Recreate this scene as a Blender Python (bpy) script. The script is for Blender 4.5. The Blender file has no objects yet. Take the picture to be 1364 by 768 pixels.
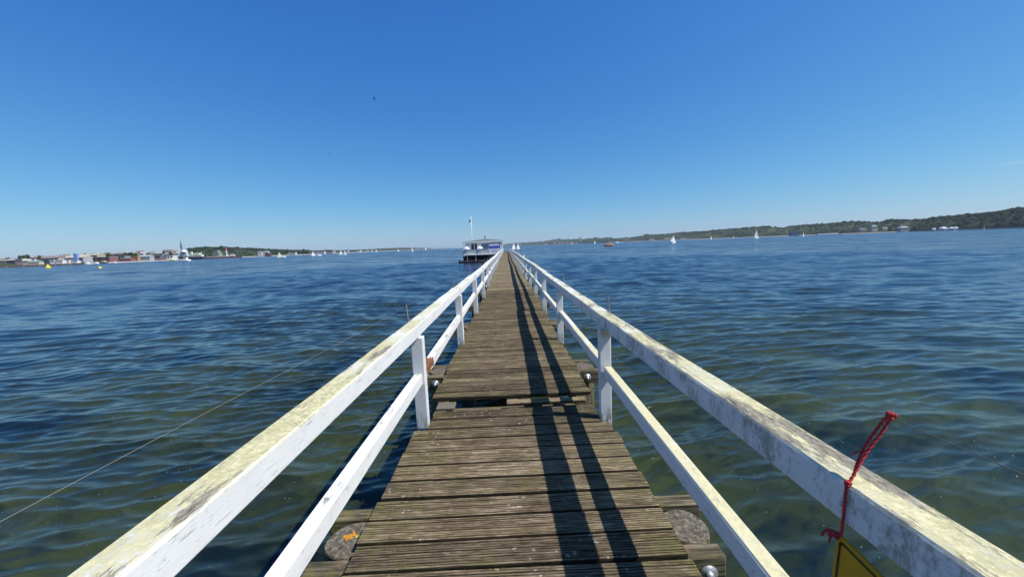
import bpy, bmesh, math, random
import numpy as np
from mathutils import Matrix, Vector
random.seed(7); RNG = np.random.default_rng(7)
S = bpy.context.scene; COL = S.collection
R = math.radians

# ------------------------------------------------------------------ camera, sky, sun
FPX, PW, PH = 512.0, 1364, 768
EYE = 1.6                       # eye height above the deck (deck top is z = 0)
SEA = -1.9                      # mean water level
roll = math.atan(.0385)
v0 = 330.1 - .0385*(682-609)
pitch = math.atan((384-v0)*math.cos(roll)/FPX)
def _basis():
    F = np.array([0, math.cos(pitch), -math.sin(pitch)]); R0 = np.array([1., 0, 0]); U0 = np.cross(R0, F)
    c, s = math.cos(roll), math.sin(roll)
    return F, c*R0-s*U0, s*R0+c*U0
cF, cR, cU = _basis()
_r = cF*FPX+cR*(674.3-682)-cU*(330.1-.0385*(674.3-609)-384)
yaw = math.atan2(_r[0], _r[1])
def _rz(v): c, s = math.cos(yaw), math.sin(yaw); return np.array([c*v[0]-s*v[1], s*v[0]+c*v[1], v[2]])
cF, cR, cU = _rz(cF), _rz(cR), _rz(cU)
cam = bpy.data.cameras.new('camera'); camo = bpy.data.objects.new('camera', cam); COL.objects.link(camo)
cam.sensor_fit = 'HORIZONTAL'; cam.sensor_width = 36; cam.lens = FPX/PW*36
cam.clip_start = .05; cam.clip_end = 40000
camo.matrix_world = Matrix(((cR[0], cU[0], -cF[0], 0), (cR[1], cU[1], -cF[1], 0), (cR[2], cU[2], -cF[2], EYE), (0, 0, 0, 1)))
S.camera = camo

SUN_EL, SUN_AZ = 54.5, 104.5    # degrees; azimuth from +Y towards +X
w = bpy.data.worlds.new('World'); S.world = w; w.use_nodes = True
nt = w.node_tree; bg = nt.nodes['Background']
sky = nt.nodes.new('ShaderNodeTexSky'); sky.sky_type = 'NISHITA'; sky.sun_disc = False
sky.sun_elevation = R(SUN_EL); sky.sun_rotation = R(SUN_AZ)
sky.altitude = 0; sky.air_density = 1.0; sky.dust_density = .35; sky.ozone_density = 3.2
EXPO = .40; SKY_K = .105; bg.inputs[1].default_value = SKY_K/2**EXPO
_s = nt.nodes.new('ShaderNodeSeparateColor'); nt.links.new(sky.outputs[0], _s.inputs[0]); _c = nt.nodes.new('ShaderNodeCombineColor')
for _i, (_a, _g) in enumerate(((.70, 1.35), (.80, .92), (.92, .50))):      # deep, clear blue: contrast curve per channel of the sky's light
    _p = nt.nodes.new('ShaderNodeMath'); _p.operation = 'POWER'; _m = nt.nodes.new('ShaderNodeMath'); _m.operation = 'MULTIPLY'
    nt.links.new(_s.outputs[_i], _p.inputs[0]); _p.inputs[1].default_value = _g
    nt.links.new(_p.outputs[0], _m.inputs[0]); _m.inputs[1].default_value = _a*SKY_K**_g/SKY_K; nt.links.new(_m.outputs[0], _c.inputs[_i])
SKY_COL = _c.outputs[0]
sl = bpy.data.lights.new('sun', 'SUN'); slo = bpy.data.objects.new('sun', sl); COL.objects.link(slo)
sl.energy = 5.0; sl.angle = R(.53); sl.color = (1, .96, .89)
sd = Vector((math.sin(R(SUN_AZ))*math.cos(R(SUN_EL)), math.cos(R(SUN_AZ))*math.cos(R(SUN_EL)), math.sin(R(SUN_EL))))
slo.rotation_euler = sd.to_track_quat('Z', 'Y').to_euler()
S.view_settings.view_transform = 'Standard'; S.view_settings.look = 'None'; S.view_settings.gamma = 1
S.view_settings.exposure = EXPO

def ray(u, v): return cF*FPX+cR*(u-682)-cU*(v-384)
def _contrail():                # one faint vapour trail low in the sky to the right
    N = nt.nodes.new; Lk = nt.links.new; U = lambda a: a/np.linalg.norm(a)
    a, b = U(ray(1316, 221)), U(ray(1390, 211.5)); n = U(np.cross(a, b)); m = U(ray(1385, 212))
    tc = N('ShaderNodeTexCoord'); nz = N('ShaderNodeTexNoise'); nz.inputs['Scale'].default_value = 60; Lk(tc.outputs['Generated'], nz.inputs['Vector'])
    def dot(v): d = N('ShaderNodeVectorMath'); d.operation = 'DOT_PRODUCT'; Lk(tc.outputs['Generated'], d.inputs[0]); d.inputs[1].default_value = tuple(v); return d.outputs['Value']
    def mth(op, x, y): q = N('ShaderNodeMath'); q.operation = op; [(Lk(v, q.inputs[i]) if hasattr(v, 'links') else setattr(q.inputs[i], 'default_value', v)) for i, v in enumerate((x, y))]; return q.outputs[0]
    def rg(x, p, q): z = N('ShaderNodeMapRange'); z.interpolation_type = 'SMOOTHSTEP'; Lk(x, z.inputs[0]); z.inputs[1].default_value = p; z.inputs[2].default_value = q; return z.outputs[0]
    w_ = mth('ADD', mth('ABSOLUTE', dot(n), 0), mth('MULTIPLY', mth('SUBTRACT', nz.outputs[0], .5), .0015))
    k = mth('MULTIPLY', rg(w_, .0042, .0006), rg(dot(m), float(m@a)-.0005, float(m@a)+.0040)); k = mth('MULTIPLY', k, .5)
    mx = N('ShaderNodeMix'); mx.data_type = 'RGBA'; Lk(k, mx.inputs[0]); Lk(SKY_COL, mx.inputs[6]); mx.inputs[7].default_value = (.72/SKY_K, .80/SKY_K, .92/SKY_K, 1); Lk(mx.outputs[2], bg.inputs[0])
_contrail()
def at_depth(u, v, d):          # point seen at pixel u,v at distance d along the view axis
    r = ray(u, v); p = r*(d/FPX); return Vector((p[0], p[1], p[2]+EYE))
def horizon(u): return 330.1-.0385*(u-609)
def sea_pt(u, d):               # point on the water below pixel column u at depth d
    v = horizon(u)+FPX*(EYE-SEA)/d; p = at_depth(u, v, d); p.z = SEA; return p

# ------------------------------------------------------------------ helpers
class MB:
    def __init__(s): s.v = []; s.f = []; s.m = []; s.cur = 0
    def add(s, vs, fs):
        b = len(s.v); s.v += [tuple(p) for p in vs]; s.f += [tuple(b+i for i in f) for f in fs]; s.m += [s.cur]*len(fs)
    def box(s, x0, x1, y0, y1, z0, z1, bev=0):
        if bev <= 0:
            s.add([(x0,y0,z0),(x1,y0,z0),(x1,y1,z0),(x0,y1,z0),(x0,y0,z1),(x1,y0,z1),(x1,y1,z1),(x0,y1,z1)],
                  [(0,3,2,1),(4,5,6,7),(0,1,5,4),(1,2,6,5),(2,3,7,6),(3,0,4,7)])
        else:
            b = bev; vs = []
            for (x, sx) in ((x0, 1), (x1, -1)):
                for (y, sy) in ((y0, 1), (y1, -1)):
                    for (z, sz) in ((z0, 1), (z1, -1)):
                        vs += [(x, y+sy*b, z+sz*b), (x+sx*b, y, z+sz*b), (x+sx*b, y+sy*b, z)]
            bm = bmesh.new(); [bm.verts.new(p) for p in vs]; bmesh.ops.convex_hull(bm, input=bm.verts)
            bm.verts.index_update(); s.add([v.co[:] for v in bm.verts], [[v.index for v in f.verts] for f in bm.faces]); bm.free()
    def tube(s, pts, r, n=8, cap=True, r2=None):
        pts = [Vector(p) for p in pts]; rings = []; m = len(pts)
        for i, p in enumerate(pts):
            t = (pts[min(i+1, m-1)]-pts[max(i-1, 0)]).normalized()
            a = t.orthogonal() if i == 0 else (pa-t*pa.dot(t)); a.normalize(); pa = a; b = t.cross(a)
            rr = r[i] if isinstance(r, (list, tuple)) else (r if r2 is None else r+(r2-r)*i/(m-1))
            rings.append([p+(a*math.cos(2*math.pi*k/n)+b*math.sin(2*math.pi*k/n))*rr for k in range(n)])
        vs = [q for ring in rings for q in ring]; fs = []
        for i in range(m-1):
            for k in range(n): fs.append((i*n+k, i*n+(k+1) % n, (i+1)*n+(k+1) % n, (i+1)*n+k))
        if cap: fs += [tuple(range(n))[::-1], tuple((m-1)*n+k for k in range(n))]
        s.add(vs, fs)
    def lathe(s, prof, c=(0, 0, 0), n=16):
        vs = []; fs = []; m = len(prof)
        for r_, z in prof: vs += [(c[0]+r_*math.cos(2*math.pi*k/n), c[1]+r_*math.sin(2*math.pi*k/n), c[2]+z) for k in range(n)]
        for i in range(m-1):
            for k in range(n): fs.append((i*n+k, i*n+(k+1) % n, (i+1)*n+(k+1) % n, (i+1)*n+k))
        fs += [tuple(range(n))[::-1], tuple((m-1)*n+k for k in range(n))]
        s.add(vs, fs)
    def prism(s, poly, axis, a0, a1):   # polygon extruded along an axis; poly in the two other coordinates
        n = len(poly)
        def P(p, a): return {'x': (a, p[0], p[1]), 'y': (p[0], a, p[1]), 'z': (p[0], p[1], a)}[axis]
        s.add([P(p, a0) for p in poly]+[P(p, a1) for p in poly],
              [tuple(range(n))[::-1], tuple(range(n, 2*n))]+[(i, (i+1) % n, n+(i+1) % n, n+i) for i in range(n)])
    def build(s, name, mat, parent=None, smooth=False, loc=(0, 0, 0), rz=0):
        me = bpy.data.meshes.new(name); me.from_pydata(s.v, [], s.f)
        for m_ in (mat if isinstance(mat, (list, tuple)) else [mat]): me.materials.append(m_)
        if isinstance(mat, (list, tuple)): me.polygons.foreach_set('material_index', s.m)
        bm = bmesh.new(); bm.from_mesh(me); bmesh.ops.recalc_face_normals(bm, faces=bm.faces); bm.to_mesh(me); bm.free()
        if smooth: me.shade_smooth()
        o = bpy.data.objects.new(name, me); COL.objects.link(o); o.parent = parent; o.location = loc; o.rotation_euler = (0, 0, rz)
        return o
def tag(o, label=None, cat=None, group=None, kind=None):
    for k, v in (('label', label), ('category', cat), ('group', group), ('kind', kind)):
        if v: o[k] = v
    return o
def empty(name, loc=(0, 0, 0), rz=0, label=None, cat=None, group=None):
    o = bpy.data.objects.new(name, None); COL.objects.link(o); o.location = loc; o.rotation_euler = (0, 0, rz); o.empty_display_size = .3
    return tag(o, label, cat, group)
def cp(o, parent=None, loc=None):
    c = o.copy(); COL.objects.link(c); c.parent = parent
    if loc is not None: c.location = loc
    for ch in [x for x in o.children]: cp(ch, c)
    return c

# node helpers
class NT:
    def __init__(s, name):
        s.mat = bpy.data.materials.new(name); s.mat.use_nodes = True; s.t = s.mat.node_tree
        s.p = s.t.nodes['Principled BSDF']; s.n = s.t.nodes.new
    def link(s, a, b): s.t.links.new(a, b)
    def _in(s, sock, v):
        if hasattr(v, 'is_linked') or isinstance(v, bpy.types.NodeSocket): s.link(v, sock)
        else: sock.default_value = v
    def geo(s, o='Position'):
        g = getattr(s, '_g', None) or s.n('ShaderNodeNewGeometry'); s._g = g; return g.outputs[o]
    def obj(s): return s.n('ShaderNodeTexCoord').outputs['Object']
    def rnd(s): return s.n('ShaderNodeObjectInfo').outputs['Random']
    def map(s, v, scale=(1, 1, 1), loc=(0, 0, 0), rot=(0, 0, 0)):
        m = s.n('ShaderNodeMapping'); s.link(v, m.inputs[0]); s._in(m.inputs['Location'], loc); m.inputs['Scale'].default_value = scale; m.inputs['Rotation'].default_value = rot
        return m.outputs[0]
    def noise(s, v, scale=1, detail=3, rough=.55, dist=0, out=0):
        m = s.n('ShaderNodeTexNoise'); s.link(v, m.inputs['Vector']); m.inputs['Scale'].default_value = scale
        m.inputs['Detail'].default_value = detail; m.inputs['Roughness'].default_value = rough; m.inputs['Distortion'].default_value = dist
        return m.outputs[out]
    def vor(s, v, scale=1, feature='F1', out='Distance', rand=1):
        m = s.n('ShaderNodeTexVoronoi'); m.feature = feature; s.link(v, m.inputs['Vector']); m.inputs['Scale'].default_value = scale; m.inputs['Randomness'].default_value = rand
        return m.outputs[out]
    def ramp(s, f, *st, mode='LINEAR'):
        m = s.n('ShaderNodeValToRGB'); s.link(f, m.inputs[0]); e = m.color_ramp.elements; m.color_ramp.interpolation = mode
        while len(e) < len(st): e.new(.5)
        for k, (p, c) in enumerate(st):
            e[k].position = p; e[k].color = (c, c, c, 1) if isinstance(c, (int, float)) else (*c, 1)
        return m.outputs[0]
    def mix(s, f, a, b, mode='MIX'):
        m = s.n('ShaderNodeMix'); m.data_type = 'RGBA'; m.blend_type = mode; s._in(m.inputs[0], f)
        for i, v in ((6, a), (7, b)):
            if isinstance(v, (tuple, list)): v = (*v, 1) if len(v) == 3 else v
            s._in(m.inputs[i], v)
        return m.outputs[2]
    def math(s, op, a, b=0, c=0, clamp=False):
        m = s.n('ShaderNodeMath'); m.operation = op; m.use_clamp = clamp; s._in(m.inputs[0], a); s._in(m.inputs[1], b); s._in(m.inputs[2], c); return m.outputs[0]
    def vmath(s, op, a, b=(0, 0, 0), o=0):
        m = s.n('ShaderNodeVectorMath'); m.operation = op; s._in(m.inputs[0], a); s._in(m.inputs[1], b)
        return m.outputs['Value'] if op in ('LENGTH', 'DISTANCE', 'DOT_PRODUCT') else m.outputs[0]
    def scale(s, v, k):
        m = s.n('ShaderNodeVectorMath'); m.operation = 'SCALE'; s._in(m.inputs[0], v); s._in(m.inputs['Scale'], k); return m.outputs[0]
    def sep(s, v, i):
        m = s.n('ShaderNodeSeparateXYZ'); s.link(v, m.inputs[0]); return m.outputs[i]
    def comb(s, x, y, z):
        m = s.n('ShaderNodeCombineXYZ'); s._in(m.inputs[0], x); s._in(m.inputs[1], y); s._in(m.inputs[2], z); return m.outputs[0]
    def rng(s, v, a, b, c=0, d=1):
        m = s.n('ShaderNodeMapRange'); s._in(m.inputs[0], v)
        for i, q in enumerate((a, b, c, d)): s._in(m.inputs[i+1], q)
        return m.outputs[0]
    def bump(s, h, strength=.5, dist=.01, normal=None):
        m = s.n('ShaderNodeBump'); s.link(h, m.inputs['Height']); s._in(m.inputs['Strength'], strength); s._in(m.inputs['Distance'], dist)
        if normal is not None: s.link(normal, m.inputs['Normal'])
        return m.outputs[0]
    def fin(s, col=None, rough=.6, normal=None, spec=.5, metal=0):
        if col is not None: s._in(s.p.inputs['Base Color'], (*col, 1) if isinstance(col, tuple) and len(col) == 3 else col)
        s._in(s.p.inputs['Roughness'], rough); s.p.inputs['Specular IOR Level'].default_value = spec; s.p.inputs['Metallic'].default_value = metal
        if normal is not None: s.link(normal, s.p.inputs['Normal'])
        return s.mat

def simple(name, col, rough=.6, var=.15, scale=3, metal=0, spec=.4):
    m = NT(name); n = m.noise(m.geo(), scale, 4, .6)
    c = m.mix(n, tuple(x*(1-var) for x in col), tuple(min(1, x*(1+var)) for x in col))
    return m.fin(c, rough, None, spec, metal)

# ------------------------------------------------------------------ materials of the pier
def mat_plank():
    m = NT('weathered_decking'); p = m.geo(); r = m.rnd()
    off = m.vmath('ADD', p, m.comb(m.math('MULTIPLY', r, 37.), 0, 0))
    grain = m.noise(m.map(off, (5, 75, 70)), 1, 7, .70)
    grain2 = m.noise(m.map(off, (16, 240, 60)), 1, 4, .68)
    blotch = m.noise(off, 3.2, 5, .6)
    tone = m.ramp(m.math('ADD', m.math('MULTIPLY', grain, .6), m.math('MULTIPLY', grain2, .4)),
                  (.33, (.026, .019, .012)), (.44, (.110, .086, .056)), (.53, (.235, .192, .130)), (.66, (.56, .49, .37)))
    dark = m.mix(m.ramp(blotch, (.34, .0), (.62, 1.)), m.mix(1, tone, (.60, .58, .55), 'MULTIPLY'), tone)
    pl = m.mix(r, (.60, .57, .54), (1.24, 1.18, 1.10)); c = m.mix(1, dark, pl, 'MULTIPLY')
    # far boards are one mesh: vary them row by row
    row = m.math('FLOOR', m.math('MULTIPLY', m.sep(p, 1), 1/.15)); wn = m.n('ShaderNodeTexWhiteNoise'); wn.noise_dimensions = '1D'; m.link(row, wn.inputs['W'])
    c = m.mix(1, c, m.mix(wn.outputs[0], (.84, .84, .84), (1.1, 1.1, 1.1)), 'MULTIPLY')
    moss = m.math('MULTIPLY', m.ramp(m.noise(off, 5.5, 5, .7), (.53, 0), (.64, 1)), m.ramp(grain2, (.35, 0), (.55, 1)))
    c = m.mix(m.math('MULTIPLY', moss, .42), c, (.155, .155, .040))
    edge = m.math('MULTIPLY', m.ramp(m.math('ABSOLUTE', m.sep(p, 0)), (.45, 0), (.85, 1)), m.ramp(m.noise(off, 9, 4, .7), (.45, 0), (.6, 1)))
    c = m.mix(m.math('MULTIPLY', edge, .45), c, (.17, .165, .05))
    sp = m.vor(m.vmath('ADD', off, m.scale(m.noise(off, 40, 3, .6, out=1), .045)), 20)
    lich = m.math('MULTIPLY', m.ramp(sp, (.13, 1), (.24, 0)), m.ramp(m.noise(off, 2.6, 3, .6), (.50, 0), (.60, 1)))
    c = m.mix(m.math('MULTIPLY', lich, .75), c, (.44, .42, .34))
    ny = m.ramp(m.math('ABSOLUTE', m.sep(m.geo('Normal'), 1)), (.75, 0), (.92, 1)); c = m.mix(m.math('MULTIPLY', ny, .85), c, (.012, .010, .007))     # shade of the gaps painted near-black onto the boards' long edges
    h = m.math('ADD', m.math('MULTIPLY', grain, .7), m.math('MULTIPLY', grain2, .5))
    return m.fin(c, .85, m.bump(h, .9, .012), .12)
def mat_beam():
    m = NT('wet_beam_wood'); p = m.geo()
    g = m.noise(m.map(p, (3, 50, 50)), 1, 5, .65); b = m.noise(p, 7, 5, .65)
    c = m.ramp(g, (.35, (.022, .018, .012)), (.5, (.085, .07, .042)), (.68, (.24, .205, .14)))
    c = m.mix(m.math('MULTIPLY', m.ramp(b, (.48, 0), (.62, 1)), .7), c, (.125, .12, .03))
    c = m.mix(m.math('MULTIPLY', m.ramp(m.noise(p, 11, 4, .7), (.60, 0), (.68, 1)), .6), c, (.21, .10, .06))
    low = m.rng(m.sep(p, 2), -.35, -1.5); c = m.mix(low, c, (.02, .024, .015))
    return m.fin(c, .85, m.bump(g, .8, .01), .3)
def mat_endgrain():
    m = NT('pile_end_grain'); p = m.obj(); d = m.vmath('LENGTH', m.map(p, (1, 1, 0)))
    rings = m.math('SINE', m.math('MULTIPLY', m.math('ADD', d, m.math('MULTIPLY', m.noise(p, 8, 3), .03)), 420))
    n = m.noise(p, 28, 5, .7)
    c = m.ramp(n, (.33, (.03, .025, .018)), (.5, (.12, .105, .08)), (.68, (.29, .265, .215)))
    c = m.mix(m.rng(rings, -1, 1, 0, .45), c, (.045, .038, .028))
    dirn = m.vmath('NORMALIZE', m.map(p, (1, 1, 0))); ck = m.ramp(m.noise(dirn, 5.5, 4, .75), (.60, 0), (.63, 1)); ck = m.math('MULTIPLY', ck, m.rng(d, .02, .12)); c = m.mix(ck, c, (.012, .010, .008))
    n = m.math('SUBTRACT', n, ck)
    return m.fin(c, .9, m.bump(n, .8, .006), .2)
def mat_paint(name, lichen, dirt, peel, far=.10, pale=0.):
    m = NT(name); p = m.geo(); nz = m.sep(m.geo('Normal'), 2)
    up = m.ramp(nz, (.5, 0), (.8, 1)); yy = m.sep(p, 1); k = m.rng(yy, 2.2, 5, 0, far)
    big = m.noise(m.map(p, (1, .7, 1)), 2.3, 6, .66); mid = m.noise(m.map(p, (30, 7, 30)), 1, 6, .7); fine = m.noise(m.map(p, (150, 26, 150)), 1, 5, .72)
    speck = m.noise(p, 42, 6, .75)
    c = m.mix(m.noise(p, 6, 4), (.60, .60, .58), (.71, .715, .71))
    # hairline cracks in the paint, running along the timber
    crack = m.math('MULTIPLY', m.ramp(m.noise(m.map(p, (190, 9, 190)), 1, 4, .7), (.60, 0), (.645, 1)), m.ramp(mid, (.47, 0), (.58, 1)))
    c = m.mix(m.math('MULTIPLY', crack, .7), c, (.15, .135, .11))
    # lichen film on the upward faces
    lf = m.math('MULTIPLY', up, m.ramp(m.math('SUBTRACT', m.math('ADD', m.math('MULTIPLY', big, .6), m.math('MULTIPLY', speck, .4)), k), (lichen-.05, 0), (lichen+.06, 1)))
    lc = m.mix(m.ramp(speck, (.36, 0), (.62, 1)), (.25+pale, .235+pale, .065+pale), (.60, .545, .30))
    c = m.mix(m.math('MULTIPLY', lf, .88), c, lc)
    # bare grey wood where the paint has flaked off, with hard chipped edges
    pe = m.math('SUBTRACT', m.math('ADD', m.math('MULTIPLY', m.noise(m.map(p, (12, 2.6, 12), (3, 5, 1)), 1, 9, .74), .75), m.math('MULTIPLY', fine, .25)), m.math('MULTIPLY', k, .4))
    pm = m.math('MULTIPLY', m.math('ADD', m.math('MULTIPLY', up, .95), .05), m.ramp(pe, (peel, 0), (peel+.014, 1)))
    wood = m.ramp(fine, (.38, (.07, .06, .042)), (.52, (.22, .195, .14)), (.66, (.40, .37, .29)))
    c = m.mix(pm, c, wood)
    # algae and rain streaks down the sides
    side = m.math('SUBTRACT', 1, up)
    st = m.math('ADD', m.math('MULTIPLY', m.noise(m.map(p, (5, 6, 2.6)), 1, 8, .74), .65), m.math('MULTIPLY', m.noise(m.map(p, (60, 60, 30)), 1, 4, .75), .35))
    dm = m.math('MULTIPLY', side, m.ramp(st, (dirt, 0), (dirt+.09, 1)))
    c = m.mix(m.math('MULTIPLY', dm, .66), c, (.13, .14, .09))
    foot = m.math('MULTIPLY', m.rng(m.sep(p, 2), .16, .0), m.ramp(m.noise(m.map(p, (40, 40, 12)), 1, 5, .7), (.42, 0), (.56, 1))); c = m.mix(m.math('MULTIPLY', foot, .8), c, (.12, .105, .07))
    chip = m.math('MULTIPLY', side, m.ramp(m.noise(m.map(p, (40, 22, 60), (7, 1, 2)), 1, 4, .65), (.70, 0), (.71, 1)))
    c = m.mix(m.math('MULTIPLY', chip, .8), c, (.16, .145, .11))
    rust = m.ramp(m.vmath('DISTANCE', p, (.85, 3.33, .80)), (.03, 1), (.075, 0)); c = m.mix(m.math('MULTIPLY', rust, .5), c, (.42, .22, .07))
    # rotten orange patch on one lower rail, where the paint broke off
    q = m.vmath('DISTANCE', m.map(p, (1, .42, 1)), (-.80, .42*3.70, .485))
    q = m.math('ADD', q, m.math('MULTIPLY', m.math('SUBTRACT', m.noise(m.map(p, (14, 7, 20)), 1, 4, .7), .5), .22))
    om = m.ramp(q, (.082, 1), (.094, 0)); c = m.mix(om, c, m.mix(mid, (.07, .028, .012), (.30, .13, .05)))
    h = m.math('SUBTRACT', m.math('ADD', m.math('MULTIPLY', fine, .3), m.math('MULTIPLY', mid, .3)), m.math('MULTIPLY', m.math('ADD', crack, pm), .6))
    return m.fin(c, .55, m.bump(h, .6, .005), .35)
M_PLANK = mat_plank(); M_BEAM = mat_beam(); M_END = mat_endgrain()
M_PAINT_L = mat_paint('white_paint_left', .415, .63, .545, .11)
M_LOW_L = mat_paint('white_paint_left_lower_rail', .62, .66, .575, -.06)
M_LOW_R = mat_paint('white_paint_right_lower_rail', .40, .60, .60, .08, .16)
M_PAINT_R = mat_paint('white_paint_right', .415, .50, .518, .08)
M_PAINT = mat_paint('white_paint_posts', .60, .57, .70)
M_STEEL = simple('galvanised_steel', (.42, .43, .43), .42, .35, 60, .7)
M_RUST = simple('rusty_rod', (.30, .27, .24), .6, .4, 30, .4)

# ------------------------------------------------------------------ water
def mat_water():
    m = NT('sea_water'); p = m.geo(); N = m.geo('Normal')
    d = m.vmath('LENGTH', m.map(p, (1, 1, 0)))
    look = m.vmath('ADD', p, m.scale(m.map(N, (1, 1, 0)), 1.5))         # the bed seen through the refracting surface
    look = m.map(look, (1, 1, 0))
    n1 = m.noise(m.map(look, (.30, .5, 1), (3.1, 1.7, 0)), 1, 5, .55, .4); n2 = m.noise(look, 2.2, 5, .65)
    weed = m.ramp(m.math('ADD', m.math('MULTIPLY', n1, .78), m.math('MULTIPLY', n2, .22)), (.36, 0), (.58, 1))
    bed = m.mix(n2, (.014, .024, .006), (.046, .054, .014))
    near = m.mix(weed, (.004, .009, .008), bed)
    mid = m.mix(m.ramp(n1, (.35, 0), (.65, 1)), (.004, .012, .016), (.020, .032, .016))
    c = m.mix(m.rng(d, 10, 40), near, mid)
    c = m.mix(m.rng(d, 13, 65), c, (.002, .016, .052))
    # scattered flecks of foam and pollen drifting on the surface
    q = m.vmath('ADD', p, m.scale(m.noise(p, 9, 2, .5, out=1), .12)); q = m.map(q, (1, 1.3, 0))
    fl = m.vor(q, 15); cl = m.math('GREATER_THAN', m.noise(m.map(p, (.9, .9, 0)), 1, 5, .7), .51)
    fm = m.math('MULTIPLY', m.math('LESS_THAN', m.math('ADD', fl, m.math('MULTIPLY', m.noise(q, 60, 2), .14)), .15), cl)
    fm = m.math('MULTIPLY', fm, m.math('GREATER_THAN', m.noise(m.map(p, (17, 17, 0)), 1, 1), .53))
    fm = m.math('MULTIPLY', fm, m.rng(d, 10, 28, 1, 0)); c = m.mix(m.math('MULTIPLY', fm, .8), c, (.55, .57, .50))
    rip2 = m.noise(m.map(p, (5, 11, 1), rot=(0, 0, -.2)), 1, 4, .6)
    far = m.noise(m.map(p, (.14, .34, 1), rot=(0, 0, .08)), 1, 10, .60)
    midr = m.noise(m.map(p, (1.5, 3.4, 1), rot=(0, 0, .12)), 1, 4, .6)
    b = m.bump(rip2, m.rng(d, 3, 30, .25, .1), .03)
    b = m.bump(midr, m.rng(d, 20, 60, 0, .6), .14, b)
    # beyond the reach of the modelled waves: facets of every size from 10 m down to ripples
    fv = m.noise(m.map(p, (.13, .20, 1), rot=(0, 0, .1)), 1, 9, .70, 0, 1)
    fv = m.vmath('MULTIPLY', m.vmath('SUBTRACT', fv, (.5, .5, .5)), (1.0, 2.2, 0)); b = m.vmath('NORMALIZE', m.vmath('ADD', b, m.scale(fv, m.rng(d, 25, 160, 0, .95))))
    m.p.inputs['IOR'].default_value = 1.40; spec = m.rng(m.math('LOGARITHM', d, 10.), 1.4, 2.3, .5, .16)
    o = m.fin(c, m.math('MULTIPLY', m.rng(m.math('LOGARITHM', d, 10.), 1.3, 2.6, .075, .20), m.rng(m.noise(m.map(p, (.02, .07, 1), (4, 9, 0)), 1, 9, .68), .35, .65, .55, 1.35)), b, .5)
    m.link(spec, m.p.inputs['Specular IOR Level']); return o
M_WATER = mat_water()
def water():
    ang = np.concatenate([np.linspace(-R(62), R(62), 1030), np.linspace(R(62), R(298), 70)[1:-1]])
    rr = [.35, .7, 1.1, 1.5, 1.8, 2.0]
    while rr[-1] < 110: rr.append(rr[-1]*1.0044)
    while rr[-1] < 450: rr.append(rr[-1]*1.0085)
    while rr[-1] < 8600: rr.append(rr[-1]*1.14)
    rr = np.array(rr); na, nr = len(ang), len(rr)
    Rr, A = np.meshgrid(rr, ang, indexing='ij')
    X = (Rr*np.sin(A)).ravel(); Y = (Rr*np.cos(A)).ravel(); rad = Rr.ravel(); back = (np.abs(A.ravel()) > R(62.01))
    sp = np.maximum(np.where(rad < 110, rad*.0044, rad*.0085), np.where(back, rad*.06, 0)); sp = np.where(~back & (rad > 90) & (rad < 110), rad*(.0044+.0041*(rad-90)/20), sp); dx = np.zeros_like(X); dy = np.zeros_like(X); Z = np.zeros_like(X)
    g = np.random.default_rng(34); N = 110
    lam = np.exp(np.linspace(np.log(.16), np.log(6.0), N))
    wx = X+.5*np.sin(Y*.31+1)+.35*np.sin(X*.23+Y*.17); wy = Y+.5*np.sin(X*.27+2)+.4*np.sin(X*.13-Y*.36+.5)
    patch = 1+.14*np.sin(X*.19+.8*np.sin(Y*.11))*np.sin(Y*.16+1.3)
    W_ = [math.exp(-((math.log(L)-math.log(1.6))/.40)**2)*.62+math.exp(-((math.log(L)-math.log(.40))/.70)**2)*1.05+.10 for L in lam]
    AT = []; tot = 0; kept = np.zeros_like(X)
    for L, wgt in zip(lam, W_):
        att = np.clip((L/sp-2.2)/3.2, 0, 1); att = (att*att*(3-2*att)).astype(np.float32); AT.append(att); tot += wgt**2; kept += (wgt*att)**2
    gain = np.clip(np.sqrt(tot/np.maximum(kept, tot*.04)), 1, 3.0); gain = np.where(sp > 3.2, 0, gain)*1.0
    gain = 1+(gain-1)*.12
    for L, wgt, att in zip(lam, W_, AT):
        th = g.normal(0, R(19) if L < 1.0 else R(13)) + (R(9) if L < .7 else R(-5))
        k = 2*np.pi/L; kx, ky = math.sin(th), -math.cos(th)
        a = .0400*wgt/k*g.uniform(.6, 1.35)
        ph = k*(wx*kx+wy*ky)+g.uniform(0, 6.283); A_ = a*att*patch*gain
        Z += A_*np.cos(ph); s_ = A_*np.sin(ph); q_ = .75 if L > .8 else .5; dx -= s_*kx*q_; dy -= s_*ky*q_
    V = np.stack([X+dx, Y+dy, Z+SEA], 1)
    i = np.arange(nr-1)[:, None]*na; j = np.arange(na)[None, :]; j2 = (j+1) % na
    Fq = np.stack([(i+j), (i+j2), (i+na+j2), (i+na+j)], -1).reshape(-1, 4)[:, ::-1]
    nv = len(V); V = np.vstack([V, [[0, 0, SEA]]]); tri = np.stack([np.arange(na), np.full(na, nv), (np.arange(na)+1) % na], 1)
    me = bpy.data.meshes.new('sea'); me.vertices.add(len(V)); me.vertices.foreach_set('co', V.astype(np.float32).ravel())
    nl = len(Fq)*4+len(tri)*3; me.loops.add(nl); me.loops.foreach_set('vertex_index', np.concatenate([Fq.ravel(), tri.ravel()]).astype(np.int32))
    me.polygons.add(len(Fq)+len(tri))
    me.polygons.foreach_set('loop_start', np.concatenate([np.arange(len(Fq))*4, len(Fq)*4+np.arange(len(tri))*3]).astype(np.int32))
    me.update(calc_edges=True); me.validate(); me.shade_smooth()
    me.materials.append(M_WATER); o = bpy.data.objects.new('water', me); COL.objects.link(o)
    if me.polygons[5000].normal.z < 0: me.flip_normals()
    tag(o, kind='structure')
water()

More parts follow.
